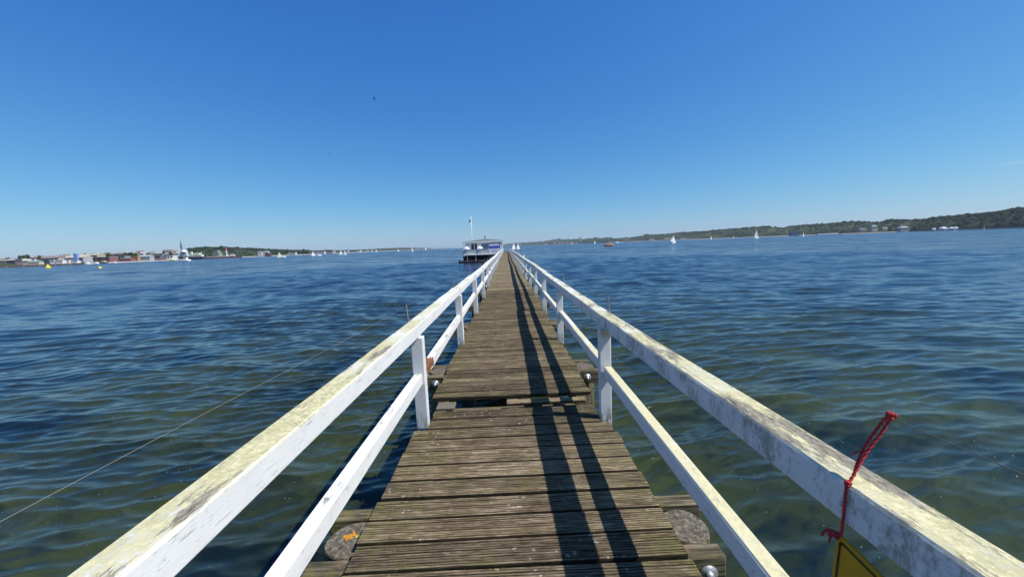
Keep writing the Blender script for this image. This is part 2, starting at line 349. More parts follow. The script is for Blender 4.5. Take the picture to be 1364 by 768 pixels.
# ------------------------------------------------------------------ the pier
pier = empty('pier', (0, 0, 0), 0, 'long narrow weathered plank footbridge with white railings leading out over the water', 'pier')
END = 110.0
def wob(y): return 0 if y < 7 else .035*math.sin((y-7)/8.5)+.02*math.sin((y-7)/3.1)
def grooved(L, wd, t, n, seed):     # one board with ridges along its length, worn unevenly
    rg = random.Random(seed); prof = []; p0 = -wd/2; st = wd/n; b = .004
    prof.append((p0, -.009))
    for i in range(n):
        a = p0+i*st; w_ = rg.uniform(.55, .72)*st; h1 = -rg.uniform(0, .0025)
        prof += [(a+.12*st, h1), (a+.12*st+w_, h1-rg.uniform(-.001, .001))]
        if i < n-1: prof.append((a+.12*st+w_+.10*st, -.010))
    prof.append((wd/2, -.009)); segs = 3; vs = []; fs = []; m_ = len(prof)
    full = prof+[(wd/2, -t), (-wd/2, -t)]; m_ = len(full)
    for k in range(segs+1):
        x = -L/2+L*k/segs; e = rg.uniform(-.002, .002)
        vs += [(x, y+e, z+rg.uniform(-.0008, .0008)) for (y, z) in full]
    for k in range(segs):
        for i in range(m_): fs.append((k*m_+i, k*m_+(i+1) % m_, (k+1)*m_+(i+1) % m_, (k+1)*m_+i))
    fs += [tuple(range(m_)), tuple(segs*m_+i for i in range(m_))[::-1]]
    mb = MB(); mb.add(vs, fs); return mb
post_y = [.35-3*1, .30]+[3.30+2.95*k for k in range(36)]
planks = []                         # (y centre, width, x0, x1, z)
y = -1.17
while y < 3.74:
    x0, x1 = -.885+random.uniform(-.012, .012), .872+random.uniform(-.015, .015)
    if y > 3.33: x0, x1 = -.765, .797
    planks.append([y, .178, x0, x1, random.uniform(-.004, .004)]); y += .19
y = 4.06
while y < END:
    x0, x1 = -.845+random.uniform(-.015, .015), .85+random.uniform(-.015, .015)
    if any(0 < y-py < .16 for py in post_y): x0, x1 = -.765, .797
    planks.append([y, .143, x0+wob(y), x1+wob(y), .012+random.uniform(-.003, .003)+(.0 if y < 6.9 else -.006)]); y += .150 if y < 60 else .1512
near_v = {}; far_v = []
for i in range(6):
    near_v[('w', i)] = grooved(1, .170, .038, 10, i); near_v[('n', i)] = grooved(1, .138, .038, 8, 20+i)
mesh_cache = {}
stuff = MB(); cnt = 0
for i, (yc, wd, x0, x1, z) in enumerate(planks):
    if cnt < 298:
        key = ('w' if wd > .16 else 'n', random.randrange(6), yc < 14)
        if key not in mesh_cache:
            if key[2]: mb = near_v[key[:2]]
            else: mb = MB(); mb.box(-.5, .5, -wd/2, wd/2, -.038, 0, .004)
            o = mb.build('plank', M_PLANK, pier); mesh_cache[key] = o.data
        else:
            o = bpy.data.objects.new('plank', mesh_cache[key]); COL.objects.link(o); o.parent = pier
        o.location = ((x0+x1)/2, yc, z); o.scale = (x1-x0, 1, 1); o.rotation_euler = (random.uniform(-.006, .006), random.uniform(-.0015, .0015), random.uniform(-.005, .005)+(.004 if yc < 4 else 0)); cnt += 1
    else: stuff.box(x0, x1, yc-wd/2, yc+wd/2, z-.038, z)
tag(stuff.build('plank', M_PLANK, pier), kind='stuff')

# joint between the two deck sections: a low mossy ledger and a pale block
mb = MB(); mb.box(-.67, .67, 3.795, 3.955, -.20, -.10, .006); mb.build('ledger', M_BEAM, pier)
mb = MB(); mb.box(-.79, -.60, 3.80, 3.96, -.055, -.03, .004); mb.build('packing_block', simple('pale_block', (.12, .105, .08), .85, .4, 20), pier)
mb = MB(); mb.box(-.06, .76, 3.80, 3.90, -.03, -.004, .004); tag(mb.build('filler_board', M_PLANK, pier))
# stringers
for X0, X1 in ((-.80, -.68), (-.06, .06), (.68, .80)):
    for (a, b) in ((-1.4, 3.78), (3.96, 40), (40.02, END)):
        mb = MB(); mb.box(X0, X1, a, b, -.24, -.045 if a < 3 else -.035, .006); mb.build('stringer', M_BEAM, pier)
# crossbeam pairs, piles and bolts
proto_beam = None; proto_pile = None
cy = [2.08+3.02*k for k in range(-1, 36)]
def crossbeam(X0, X1, w_=.10, h_=.17, z1=-.245):
    mb = MB(); mb.box(X0, X1, -w_/2, w_/2, z1-h_, z1, .008); return mb
for i, c in enumerate(cy):
    for sgn, off in ((-1, -.205), (1, .205)):
        zt = -.045
        if i == 0 and sgn < 0:
            # beams butt to the stringers: outside pieces only are in view, so one whole beam carries them
            pass
        X0, X1 = -1.16+random.uniform(-.05, .03), 1.13+random.uniform(-.05, .04)
        if proto_beam is None:
            proto_beam = True
            bmesh_ = crossbeam(-1, 1, .10, .17, 0).build('crossbeam', M_BEAM, pier); o = bmesh_
            bl = MB(); bl.tube([(0, .052, 0), (0, .060, 0)], .048, 20); bl.tube([(0, .060, 0), (0, .082, 0)], .024, 6); bl.tube([(0, .082, 0), (0, .112, 0)], .011, 8)
            bolt0 = bl.build('bolt', M_STEEL, o, True)
        else:
            o = bpy.data.objects.new('crossbeam', bmesh_.data); COL.objects.link(o); o.parent = pier
        sx = (X1-X0)/2; o.scale = (sx, 1, 1); o.location = ((X0+X1)/2+wob(c), c+off, -.052 if True else zt)
        if i < 8:
            for X in (-.99, .99):
                b = bpy.data.objects.new('bolt', bolt0.data); COL.objects.link(b); b.parent = o
                b.location = ((X-(X0+X1)/2)/sx, 0, -.09); b.scale = (1/sx, 1, 1)
                b.rotation_euler = (0, 0, math.pi if sgn < 0 else 0)
    for X in (-.97, .975):
        if proto_pile is None:
            mb = MB(); n = 24; vs = []
            for z_, r_ in ((-2.4, .165), (-.6, .15), (-.012, .142), (0, .136)):
                for k in range(n):
                    q = 1+.03*math.sin(3*k*2*math.pi/n+1)+.015*math.sin(5*k*2*math.pi/n)
                    vs.append((r_*q*math.cos(2*math.pi*k/n), r_*q*math.sin(2*math.pi*k/n), z_))
            mb.add(vs, [(a*n+k, a*n+(k+1) % n, (a+1)*n+(k+1) % n, (a+1)*n+k) for a in range(3) for k in range(n)]); mb.cur = 1; mb.add([(v[0], v[1], v[2]) for v in vs[3*n:]], [tuple(range(n))])
            o = proto_pile = mb.build('pile', [M_BEAM, M_END], pier)
        else:
            o = proto_pile.copy(); COL.objects.link(o); o.parent = pier
        o.location = (X+wob(c), c, -.062+random.uniform(-.01, .01)); o.rotation_euler = (0, 0, random.uniform(0, 6))
bpy.data.objects.remove(bolt0)
# lichen on the near left pile head
mb = MB(); rg = random.Random(3)
for k in range(16):
    a, b = rg.gauss(0, .020), rg.gauss(0, .011); mb.lathe([(rg.uniform(.006, .013), 0), (.004, .004)], (a, b, 0), 7)
mb.build('lichen', simple('orange_lichen', (.42, .19, .02), .9, .5, 60), pier, loc=(-.985, 2.10, -.058))
mb = MB()
for k in range(7):
    a, b = rg.gauss(0, .011), rg.gauss(0, .008); mb.lathe([(rg.uniform(.005, .010), 0), (.003, .003)], (a, b, 0), 7)
mb.build('lichen', simple('green_lichen', (.35, .40, .03), .9, .4, 60), pier, loc=(-.925, 2.105, -.058))
# posts
def timber(x0, x1, y0, y1, z0, z1, seed, nseg=7):   # slightly crooked, worn timber along y
    rg = random.Random(seed); b = .007; mb = MB(); prof = [(x0+b, z0), (x1-b, z0), (x1, z0+b), (x1, z1-b), (x1-b, z1), (x0+b, z1), (x0, z1-b), (x0, z0+b)]
    n = len(prof); vs = []; fs = []
    for k in range(nseg+1):
        y_ = y0+(y1-y0)*k/nseg; ox, oz = rg.uniform(-.0025, .0025), rg.uniform(-.0025, .0025)
        vs += [(x+ox+rg.uniform(-.0012, .0012), y_, z+oz+rg.uniform(-.0012, .0012)) for x, z in prof]
    for k in range(nseg):
        for i in range(n): fs.append((k*n+i, k*n+(i+1) % n, (k+1)*n+(i+1) % n, (k+1)*n+i))
    fs += [tuple(range(n)), tuple(nseg*n+i for i in range(n))]; mb.add(vs, fs); return mb
pm = {}
for side, X0, X1 in ((-1, -.878, -.770), (1, .800, .902)):
    mb = MB(); mb.box(X0, X1, .012, .092, -.02 if side < 0 else -.24, .829, .006); o0 = mb.build('post', M_PAINT, pier); first = True
    for k, py in enumerate(post_y):
        o = o0 if first else cp(o0, pier); first = False
        o.location = (wob(py), py+.03, 0); o.rotation_euler = (random.uniform(-.006, .006), random.uniform(-.004, .004), 0)
        if py < 3: o.location.z -= .003
# top rails and lower rails, bay by bay
for side, (X0, X1), (m0, m1), mt, ml in ((-1, (-.925, -.800), (-.872, -.802), M_PAINT_L, M_LOW_L), (1, (.830, .955), (.832, .902), M_PAINT_R, M_LOW_R)):
    for k in range(1, len(post_y)-1):
        a, b = post_y[k], post_y[k+1]
        if k == 1: a = -2.2
        jx, jz = (0, 0) if k < 2 else (random.uniform(-.008, .008), random.uniform(-.007, .007))
        o = timber(X0, X1, a+.076 if k > 1 else a, b+.074, .831, .943, k*7+side, 9 if k < 4 else 2).build('top_rail', mt, pier); o.location = (wob((a+b)/2)+jx, 0, jz)
        if k == 1: _t = -.0145 if side < 0 else .019; o.rotation_euler = (0, 0, _t); o.location.x = 3.35*math.sin(_t)
        ya, yb = (a+.124 if k > 1 else a), b+.040
        o = timber(m0, m1, ya, yb, .395, .495, k*11+side, 6 if k < 4 else 2).build('lower_rail', ml, pier); o.location = (wob((a+b)/2)+jx*.5, 0, random.uniform(-.012, .012) if k > 2 else 0)
        if k == 1: _t = -.009 if side < 0 else -.006; o.rotation_euler = (0, 0, _t); o.location.x = 3.35*math.sin(_t)
# rail across the far end
mb = MB(); mb.box(-.88, .90, END-.2, END-.1, .84, .94, .005); mb.build('top_rail', M_PAINT, pier)
mb = MB(); mb.box(-.87, .89, END-.19, END-.12, .40, .49, .005); mb.build('lower_rail', M_PAINT, pier)
# thin rods that carry the side wires
for side, X in ((-1, -.945), (1, .978)):
    rl = random.Random(5+side)
    for k in range(22):
        y_ = (3.58 if side < 0 else 3.66)+2.95*k; tilt = rl.uniform(-.03, .03)+(.03 if side < 0 and k == 0 else 0)
        mb = MB(); mb.tube([(X+wob(y_), y_, .84), (X-tilt+wob(y_), y_, 1.09 if side < 0 else 1.08)], .0065, 6); mb.build('wire_rod', M_RUST, pier)

# ------------------------------------------------------------------ wires, rope, sign
def wire(side, X, z0, z1, name, label, mat):
    pts = []; rl = random.Random(9)
    rods = [-2.3, .62]+[(3.58 if side < 0 else 3.66)+2.95*k for k in range(22)]
    for i, (a, b) in enumerate(zip(rods, rods[1:])):
        for k in range(6):
            t = k/6; y_ = a+(b-a)*t; s_ = -.02*4*t*(1-t)
            zz = z0 if y_ < 1 else z0+(z1-z0)*min(1, (y_-1)/2.6)
            pts.append((X+wob(y_), y_, zz+s_*(0 if i < 1 else .6)))
    mb = MB(); mb.tube(pts, .0006 if side < 0 else .0012, 5); tag(mb.build(name, mat, None, True), label, 'wire')
wire(-1, -.962, 1.128, 1.075, 'side_wire', 'thin pale wire strung beside the left railing on short rods', simple('pale_wire', (.22, .215, .20), .5, .1))
wire(1, .996, 1.118, 1.065, 'side_wire', 'thin dark wire beside the right railing with red rope knotted on it', simple('dark_wire', (.10, .10, .10), .5, .1))

def mat_rope():
    m = NT('red_rope'); p = m.obj(); n = m.noise(p, 220, 3, .6); n2 = m.noise(p, 25, 3, .6)
    c = m.mix(n, (.20, .004, .008), (.62, .025, .03)); c = m.mix(m.math('MULTIPLY', n2, .35), c, (.62, .16, .14))
    return m.fin(c, .85, m.bump(n, .8, .002), .2)
M_ROPE = mat_rope()
rope = empty('red_rope', (.90, .96, .95), 0, 'frayed red cord tied from the side wire over the right rail to the sign', 'rope')
inv = Vector(rope.location)
def twist(pts, r, turns, n=7, sub=10):        # two-ply cord along a polyline
    P = [Vector(p)-inv for p in pts]; C = []
    for i in range(len(P)-1):
        p0, p1, p2, p3 = P[max(i-1, 0)], P[i], P[i+1], P[min(i+2, len(P)-1)]
        for k in range(sub):
            t = k/sub; C.append(.5*((2*p1)+(p2-p0)*t+(2*p0-5*p1+4*p2-p3)*t*t+(3*p1-p0-3*p2+p3)*t**3))
    C.append(P[-1]); mb = MB(); m_ = len(C)
    for s_ in (0, math.pi):
        q = []
        for i, c in enumerate(C):
            t = (C[min(i+1, m_-1)]-C[max(i-1, 0)]).normalized(); a = t.cross(Vector((.3, 1, .2))).normalized(); b = t.cross(a)
            an = s_+turns*2*math.pi*i/m_; q.append(c+(a*math.cos(an)+b*math.sin(an))*r*.38)
        mb.tube(q, r*.42, n)
    return mb
kn = Vector((.996, .955, 1.118)); rt = Vector((.892, .946, .952)); ri = Vector((.870, .936, .936)); ap = Vector((.862, .935, .797))
twist([kn, (.975, .955, 1.075), (.935, .955, 1.015), rt, ri], .0058, 9).build('strand', M_ROPE, rope, True)
twist([kn+Vector((-.006, .004, 0)), (.966, .970, 1.062), (.938, .968, 1.016), (.912, .956, .980), rt+Vector((.012, .006, .004))], .0055, 9).build('strand', M_ROPE, rope, True)
twist([ri, (.868, .936, .900), (.866, .935, .85), ap], .0058, 7).build('strand', M_ROPE, rope, True)
def knot(c, s, seed, name='knot'):
    rg = random.Random(seed); pts = []
    for k in range(15):
        a = k*2.1; pts.append(Vector(c)+Vector((math.cos(a)*s, math.sin(a*1.3)*s*.8, math.sin(a)*s*.8+rg.uniform(-.2, .2)*s)))
    return twist(pts, .0052, 14, 6, 5).build(name, M_ROPE, rope, True)
knot(kn, .0095, 1); knot((.875, .938, .945), .006, 2); knot(ap+Vector((-.004, .008, -.002)), .0075, 3)
for _k, (_a, _b, _c) in enumerate(((-.010, .012, -.012), (-.016, .020, -.022), (-.013, .008, -.026))):
    twist([ap, ap+Vector((_a*.8, _b, .004)), ap+Vector((_a*1.3, _b*1.5, _c*.5)), ap+Vector((_a*1.5, _b*1.6, _c))], .0062-.001*_k, 4).build('loose_end', M_ROPE, rope, True)
twist([(.938, .962, 1.016), (.926, .975, 1.008), (.922, .982, .996)], .003, 3).build('loose_end', M_ROPE, rope, True)

# yellow sign hanging by its corner below the inside of the right rail
M_YEL = simple('yellow_enamel', (.50, .26, .005), .45, .22, 14, 0, .5); M_BLK = simple('black_print', (.01, .01, .01), .5, .1)
sg = empty('hanging_sign', (.863, .933, .793), 0, 'yellow sign board with a black border hanging by red cord under the right rail', 'sign')
def rrect(a0, a1, b0, b1, r, n=6):
    pts = []
    for (cx, cz, s0) in ((a1-r, b1-r, 0), (a0+r, b1-r, 90), (a0+r, b0+r, 180), (a1-r, b0+r, 270)):
        for k in range(n+1): t = R(s0+90*k/n); pts.append((cx+r*math.cos(t), cz+r*math.sin(t)))
    return pts
mb = MB(); mb.prism(rrect(-.42, .010, -.36, .006, .016), 'x', -.004, .004); mb.build('board', M_YEL, sg)
outer = rrect(-.410, .000, -.350, -.004, .012); inner = rrect(-.4035, -.0065, -.3435, -.0105, .009); n = len(outer)
mb = MB(); mb.add([(-.0052, p[0], p[1]) for p in outer]+[(-.0052, p[0], p[1]) for p in inner], [(i, (i+1) % n, n+(i+1) % n, n+i) for i in range(n)]); mb.build('border', M_BLK, sg)
sg.rotation_euler = (R(4), 0, R(-2))

# ------------------------------------------------------------------ bathing house at the end of the pier
M_WALL = simple('pale_blue_grey_boards', (.50, .54, .66), .6, .08, .8); M_WHITE = simple('white_boards', (.84, .84, .81), .55, .06, 1)
M_ROOF = simple('grey_green_roof_felt', (.33, .35, .30), .8, .15, .6); M_DARK = simple('tarred_timber', (.018, .017, .018), .7, .4, 2)
M_GLASS = simple('dark_window_glass', (.012, .015, .02), .12, .2, 1, 0, .8); M_BLUE = simple('deep_blue_cloth', (.04, .07, .32), .7, .1, 2)
M_CANV = simple('white_canvas', (.78, .79, .80), .8, .06, 2); M_RED = simple('red_brown_timber', (.22, .05, .04), .7, .3, 2)
M_CREAMB = simple('cream_boards', (.66, .64, .56), .6, .1, 1)
hut = empty('bathing_house', (-5.4, 93, 0), 0, 'pale flat-roofed bathing house on dark piles beside the far end of the pier', 'bathing house')
W2 = 4.55
mb = MB(); mb.box(-W2-.5, W2-.2, -1.9, 9, -.22, .02); mb.build('floor', M_WHITE, hut)
mb = MB(); mb.box(-W2, W2-.55, 1.2, 8.5, .022, 2.72); mb.build('wall', M_WALL, hut)
mb = MB(); mb.prism([(-W2-.75, 2.76), (W2+.15, 2.96), (W2+.15, 3.08), (.4, 3.50), (-W2-.75, 2.92)], 'y', .35, 9.0); mb.build('roof', M_ROOF, hut)
mb = MB(); mb.prism([(-W2-.77, 2.66), (W2+.17, 2.86), (W2+.17, 3.02), (-W2-.77, 2.82)], 'y', .29, .348); mb.build('fascia', M_WHITE, hut)
mb = MB(); mb.lathe([(.10, 0), (.10, .75), (.16, .78), (.16, .85)], (0.2, 3, 3.42), 8); mb.build('chimney_pipe', M_DARK, hut)
for X in (-W2-.3, -1.5, 1.6, W2): mb = MB(); mb.box(X-.07, X+.07, .42, .56, .022, 2.80 if X < 0 else 2.9); mb.build('veranda_post', M_WHITE, hut)
mb = MB(); mb.box(W2-.42, W2+.02, .6, .8, .022, 2.84); mb.build('corner_panel', M_WHITE, hut)
for X in (-2.75, -1.95):
    mb = MB(); mb.box(X-.34, X+.34, 1.14, 1.197, .75, 2.45); f = mb.build('window', M_GLASS, hut)
    mb = MB(); mb.box(X+.34, X+.44, 1.12, 1.19, .7, 2.5); mb.box(X-.40, X+.44, 1.12, 1.19, 2.452, 2.55); mb.build('frame', M_WHITE, f)
mb = MB(); mb.box(-.6, 1.0, 1.13, 1.197, .9, 2.3); f = mb.build('window', simple('grey_blue_pane', (.10, .14, .22), .2, .2, 1), hut)
for k in range(15):
    X = -W2-.55+k*.40
    mb = MB(); mb.box(X, X+.385, -1.86, -1.80, .06, .98+(.02 if k % 2 else 0)); mb.build('parapet_board', M_CREAMB, hut)
mb = MB(); mb.box(-W2-.6, 1.35, -1.90, -1.76, .99, 1.05); mb.build('parapet_cap', M_WHITE, hut)
bn = MB(); bn.box(1.1, 4.0, .28, .32, 1.15, 1.72); bn = bn.build('banner', M_BLUE, hut)
mb = MB(); rg = random.Random(4); x = 1.35
mb2 = MB(); mb2.box(1.1, 4.0, .281, .321, 1.725, 2.32); mb2.build('upper_banner', simple('grey_blue_cloth', (.14, .17, .34), .7, .1, 2), hut)
for k in range(7):                                              # unreadable white lettering
    w_ = rg.uniform(.20, .32); z0_ = 1.80+rg.uniform(0, .08); mb.box(x, x+w_, .262, .276, z0_, z0_+rg.uniform(.22, .34)); x += w_+rg.uniform(.05, .12)
mb.build('lettering', M_CANV, bn)
for k in range(6): mb = MB(); mb.box(1.5+k*.52, 1.56+k*.52, -1.80, -1.74, .022, 1.0); mb.build('baluster', M_WHITE, hut)
mb = MB(); mb.box(1.4, W2, -1.83, -1.73, 1.0, 1.06); mb.build('handrail', M_WHITE, hut)
for X in (-W2-.2, -3.2, -1.6, 0, 1.5, 3.0, 4.3):
    for Y in (-1.5, 3.5, 8): mb = MB(); mb.tube([(X, Y, -2.6), (X, Y, -.23)], .13, 8); mb.build('pile', M_DARK, hut)
for X in (-3.9, -1.9): mb = MB(); mb.box(X-.05, X+.05, -1.75, -1.66, -1.5, -.24); mb.build('strut', M_WHITE, hut)
mb = MB(); mb.box(-W2-.2, 4.5, -.6, 8, -1.5, -.45); mb.build('void_fill', M_DARK, hut)  # dark box standing in for the shaded void among the piles
mb = MB(); mb.box(-W2-1.2, 1.9, -4.2, -1.0, -2.1, -1.52, .05); mb.build('landing_stage', M_DARK, hut)
mb = MB(); mb.box(-W2-1.2, 1.9, -4.23, -4.203, -1.62, -1.54); mb.build('fender_strip', M_RED, hut)
for X in (-W2-.9, -1.9, 1.5): mb = MB(); mb.tube([(X, -4.3, -2.6), (X, -4.3, -1.0)], .10, 8); mb.build('mooring_post', M_DARK, hut)

fp = empty('flagpole', (-8.35, 95.5, 3.0), 0, 'tall white flagpole rising above the roof of the bathing house', 'flagpole')
mb = MB(); mb.tube([(0, 0, -2.9), (0, 0, 6.15)], .085, 8, r2=.05); mb.build('pole', M_WHITE, fp, True)
mb = MB(); mb.lathe([(.03, 0), (.10, .05), (.10, .12), (.02, .18)], (0, 0, 6.15), 8); mb.build('finial', M_WHITE, fp, True)
mb = MB(); n = 6
vs = [(-.06-.42*i/n, .05*math.sin(i*1.3), 5.45-z-.30*i/n) for z in (0, .55) for i in range(n+1)]
vs += [(v[0], v[1]+.01, v[2]) for v in vs]; q = 2*(n+1)
fs = [(i, i+1, n+2+i, n+1+i) for i in range(n)]+[(q+i, q+n+1+i, q+n+2+i, q+i+1) for i in range(n)]
mb.add(vs, fs); mb.build('flag', simple('dark_flag_cloth', (.03, .04, .09), .8, .2, 3), fp)
for (X, Y, lab, s_) in ((-9.35, 91.5, 'white parasol at the left corner of the bathing house terrace', .7), (-6.25, 91.6, 'white parasol low in front of the bathing house windows', .75)):
    u = empty('parasol', (X, Y, .03), 0, lab, 'parasol')
    mb = MB(); mb.lathe([(1.0*s_, 1.25), (.98*s_, 1.30), (.5*s_, 1.62), (.03, 1.82)], (0, 0, 0), 8); mb.build('canopy', M_CANV, u)
    mb = MB(); mb.tube([(0, 0, 0), (0, 0, 1.86)], .03, 6); mb.build('pole', M_WHITE, u)
    mb = MB(); mb.lathe([(.28, 0), (.28, .07)], (0, 0, 0), 10); mb.build('base', M_DARK, u)

# ------------------------------------------------------------------ boats
M_SAIL = simple('white_sailcloth', (.82, .82, .80), .8, .04, .5); M_SAILY = simple('cream_sailcloth', (.72, .66, .46), .8, .05, .5); M_SAILG = simple('grey_white_sailcloth', (.78, .79, .80), .8, .05, .5)
M_HULLW = simple('white_gelcoat', (.80, .80, .80), .3, .04, .5); M_HULLB = simple('navy_hull_paint', (.015, .02, .08), .35, .2, .5); M_HULLO = simple('orange_hull_paint', (.38, .10, .035), .4, .15, .5)
M_SPAR = simple('aluminium_spar', (.55, .55, .56), .4, .1, 2, .5); M_WOOD = simple('varnished_wood', (.28, .13, .05), .4, .2, 3)
def hull_mb(L, B, H):
    mb = MB(); st = []; n = 9
    for i in range(n):
        t = i/(n-1); bw = B/2*(math.sin(math.pi*min(1, .22+.78*(1-t)**.9)) if t > 0 else .78); bw = B/2*max(.02, (1-t**2.6))*(.8+.2*min(1, t*4)); sh = H*(1+.25*t*t)
        x = -L/2+L*t
        st.append([(x, -bw, sh), (x, -bw*.82, .05), (x, -bw*.3, -.35*H), (x, bw*.3, -.35*H), (x, bw*.82, .05), (x, bw, sh)])
    vs = [p for s in st for p in s]; fs = []
    for i in range(n-1):
        for k in range(6): fs.append((i*6+k, i*6+(k+1) % 6, (i+1)*6+(k+1) % 6, (i+1)*6+k))
    fs += [tuple(range(6)), tuple((n-1)*6+k for k in range(6))]; mb.add(vs, fs); return mb
def sail_mb(tack, clew, head, belly, roach=0):
    mb = MB(); n = 6; vs = []; T, C_, H_ = map(Vector, (tack, clew, head))
    for i in range(n+1):
        t = i/n; a = T.lerp(H_, t); b = C_.lerp(H_, t)+(C_-T).normalized()*roach*math.sin(math.pi*t)
        for j in range(4):
            s_ = j/3; p = a.lerp(b, s_); p.y += belly*math.sin(math.pi*s_)*(1-t*.7); vs.append(tuple(p))
    fs = [(i*4+j, i*4+j+1, (i+1)*4+j+1, (i+1)*4+j) for i in range(n) for j in range(3)]; q = len(vs)
    vs += [(v[0], v[1]+.02, v[2]) for v in vs]; fs += [tuple(q+k for k in f[::-1]) for f in fs]
    mb.add(vs, fs); return mb
def sailboat(u, v, hpx, label, head=0, jib=True, sail=M_SAIL, hull=M_HULLW, ketch=False, dmin=None, lf=.72, group='sailing boats on the bay'):
    dl = (v-horizon(u)); d = FPX*(EYE-SEA)/dl if dl > .9 else (dmin or 1900)
    if dmin and dl > .9 and d > dmin: d = dmin
    p = sea_pt(u, d); H = hpx/FPX*d; L = H*lf*1.2; B = L*.3; hh = max(.08*L, .05*H)
    b = empty('sailboat', p, R(head), label, 'sailboat', group)
    hull_mb(L, B, hh).build('hull', hull, b, True)
    mb = MB(); mb.box(-L*.12, L*.22, -B*.25, B*.25, hh*.9, hh*1.6, .03); mb.build('cabin', M_WHITE, b)
    mx = L*.10
    mb = MB(); mb.tube([(mx, 0, hh*.5), (mx, 0, H)], max(.05, H*.007), 6); mb.build('mast', M_SPAR, b)
    mb = MB(); mb.tube([(mx, 0, hh*2.3), (mx-L*.42, .12*B, hh*2.2)], max(.04, H*.005), 6); mb.build('boom', M_SPAR, b)
    sail_mb((mx-.05, 0, hh*2.5), (mx-L*.41, .1*B, hh*2.4), (mx-.03, 0, H*.97), L*.045, L*.04).build('mainsail', sail, b, True)
    if jib: sail_mb((L*.47, 0, hh*1.4), (mx+.02*L, .1*B, hh*2.2), (mx+.02*L, 0, H*.86), L*.04).build('jib', sail, b, True)
    if ketch:
        mb = MB(); mb.tube([(-L*.36, 0, hh*.5), (-L*.36, 0, H*.72)], max(.04, H*.006), 6); mb.build('mast', M_SPAR, b)
        sail_mb((-L*.37, 0, hh*2.4), (-L*.52, .1*B, hh*2.3), (-L*.365, 0, H*.7), L*.03, L*.02).build('mizzen_sail', sail, b, True)
    return b
sailboat(897, 323.7, 11.5, 'white two-masted sailboat with three sails, nearest of those right of the pier', 40, ketch=True, lf=.95)
sailboat(947.3, 318.2, 5.2, 'small white sailboat off the woods, left of the tall grey-white sail', 40, dmin=1100)
sailboat(977, 316.6, 3.6, 'tiny white sailboat close left of the tall grey-white sail', 218, jib=False, dmin=1300)
sailboat(1007.4, 317.2, 13, 'sailboat with a tall grey-white sail before the dark wooded shore', 22, sail=M_SAILG, dmin=650, lf=.62)
sailboat(1070.3, 315.4, 7.2, 'white sailboat with bunched sails below the blue-grey shed', 45, ketch=True, dmin=700, lf=.9)
sailboat(1271.5, 306.8, 6, 'white sailboat passing in front of the white tents on the right shore', 222, dmin=560)
sailboat(1310.8, 305, 6.6, 'grey-white sailboat farthest to the right under the wooded hill', 38, sail=M_SAILG, dmin=640)
sailboat(792.3, 323.9, 4.2, 'white sailboat left of the orange-hulled boat', 40, dmin=1500)
sailboat(684.6, 331.6, 8.3, 'white sailboat seen just right of the pier end, left of two', 225, dmin=380)
sailboat(690.2, 331.6, 8.0, 'white sailboat seen just right of the pier end, right of two', 40, dmin=400)
sailboat(373.0, 341.6, 7.4, 'cream-sailed boat off the left shore, beside a white boat without sails', 215, sail=M_SAILY, dmin=520)
sailboat(417.2, 340.2, 6.6, 'white sailboat left of the bare-masted boat near the dark tree clump', 40, jib=True, dmin=560)
sailboat(454.0, 339.0, 6.2, 'left boat of the close pair of slim-sailed boats off the low town', 225, jib=False, dmin=640)
sailboat(459.6, 339.2, 6.0, 'right boat of the close pair of slim-sailed boats off the low town', 215, jib=False, sail=M_SAILG, dmin=620)
sailboat(501.3, 334.9, 3.2, 'tiny white sail before the far low shore, left of the tall far white sail', 45, dmin=1700)
sailboat(530.5, 334.6, 3.0, 'tiny low sailboat just left of the tall far white sail', 45, dmin=1500)
sailboat(549.5, 334.7, 6.5, 'tall narrow white sail before the pinkish far town', 45, jib=False, dmin=1000, lf=.5)
sailboat(567.0, 332.6, 3.8, 'tiny white sailboat right of the tall far white sail', 45, dmin=2000)
sailboat(762, 323.9, 2.6, 'tiny white sailboat before the pinkish town right of the pier', 45, dmin=2400)
sailboat(727, 325.6, 2.2, 'tiny white sailboat low before the far hills right of the pier', 45, dmin=2600)

def motorboat(u, v, wpx, label, head=0, hull=M_HULLW, cabin=M_WHITE, dmin=None, mast=False, cat='motorboat', group=None, k=.17):
    dl = v-horizon(u); d = FPX*(EYE-SEA)/dl if dl > .9 else dmin
    if dmin and d > dmin: d = dmin
    L = wpx/FPX*d; p = sea_pt(u, d); b = empty('motorboat', p, R(head), label, cat, group); H = L*k; B = L*.34
    hull_mb(L, B, H).build('hull', hull, b, True)
    mb = MB(); mb.box(-L*.22, L*.16, -B*.33, B*.33, H*.9, H*2.1, .04); mb.prism([(L*.16, H*.95), (L*.30, H*1.05), (L*.16, H*1.9)], 'y', -B*.3, B*.3); mb.build('cabin', cabin, b)
    mb = MB(); mb.box(-L*.20, L*.14, -B*.335, B*.335, H*1.45, H*1.85); mb.build('window', M_GLASS, b)
    mb = MB(); mb.box(-L*.20, L*.10, -B*.28, B*.28, H*2.102, H*2.3, .03); mb.build('roof', cabin, b)
    if mast: mb = MB(); mb.tube([(0, 0, H*2), (0, 0, L*mast)], max(.04, L*.006), 6); mb.build('mast', M_SPAR, b)
    return b
motorboat(247.3, 347.9, 12.5, 'white motorboat passing below the bow of the navy ship', 178)
motorboat(377.8, 341.9, 5.5, 'white boat with a bare mast right of the cream sail', 10, mast=.9, dmin=500)
motorboat(425, 340.6, 6.0, 'low white boat with a bare mast right of the sailboat near the dark trees', 10, mast=.8, dmin=560)
motorboat(115.8, 348.8, 7.5, 'white motorboat moored at the tip of the left jetty', 190, group='boats moored in the left harbour', dmin=640)
motorboat(128, 348.2, 6.5, 'white motorboat moored before the red-fronted warehouse', 190, group='boats moored in the left harbour', dmin=660)
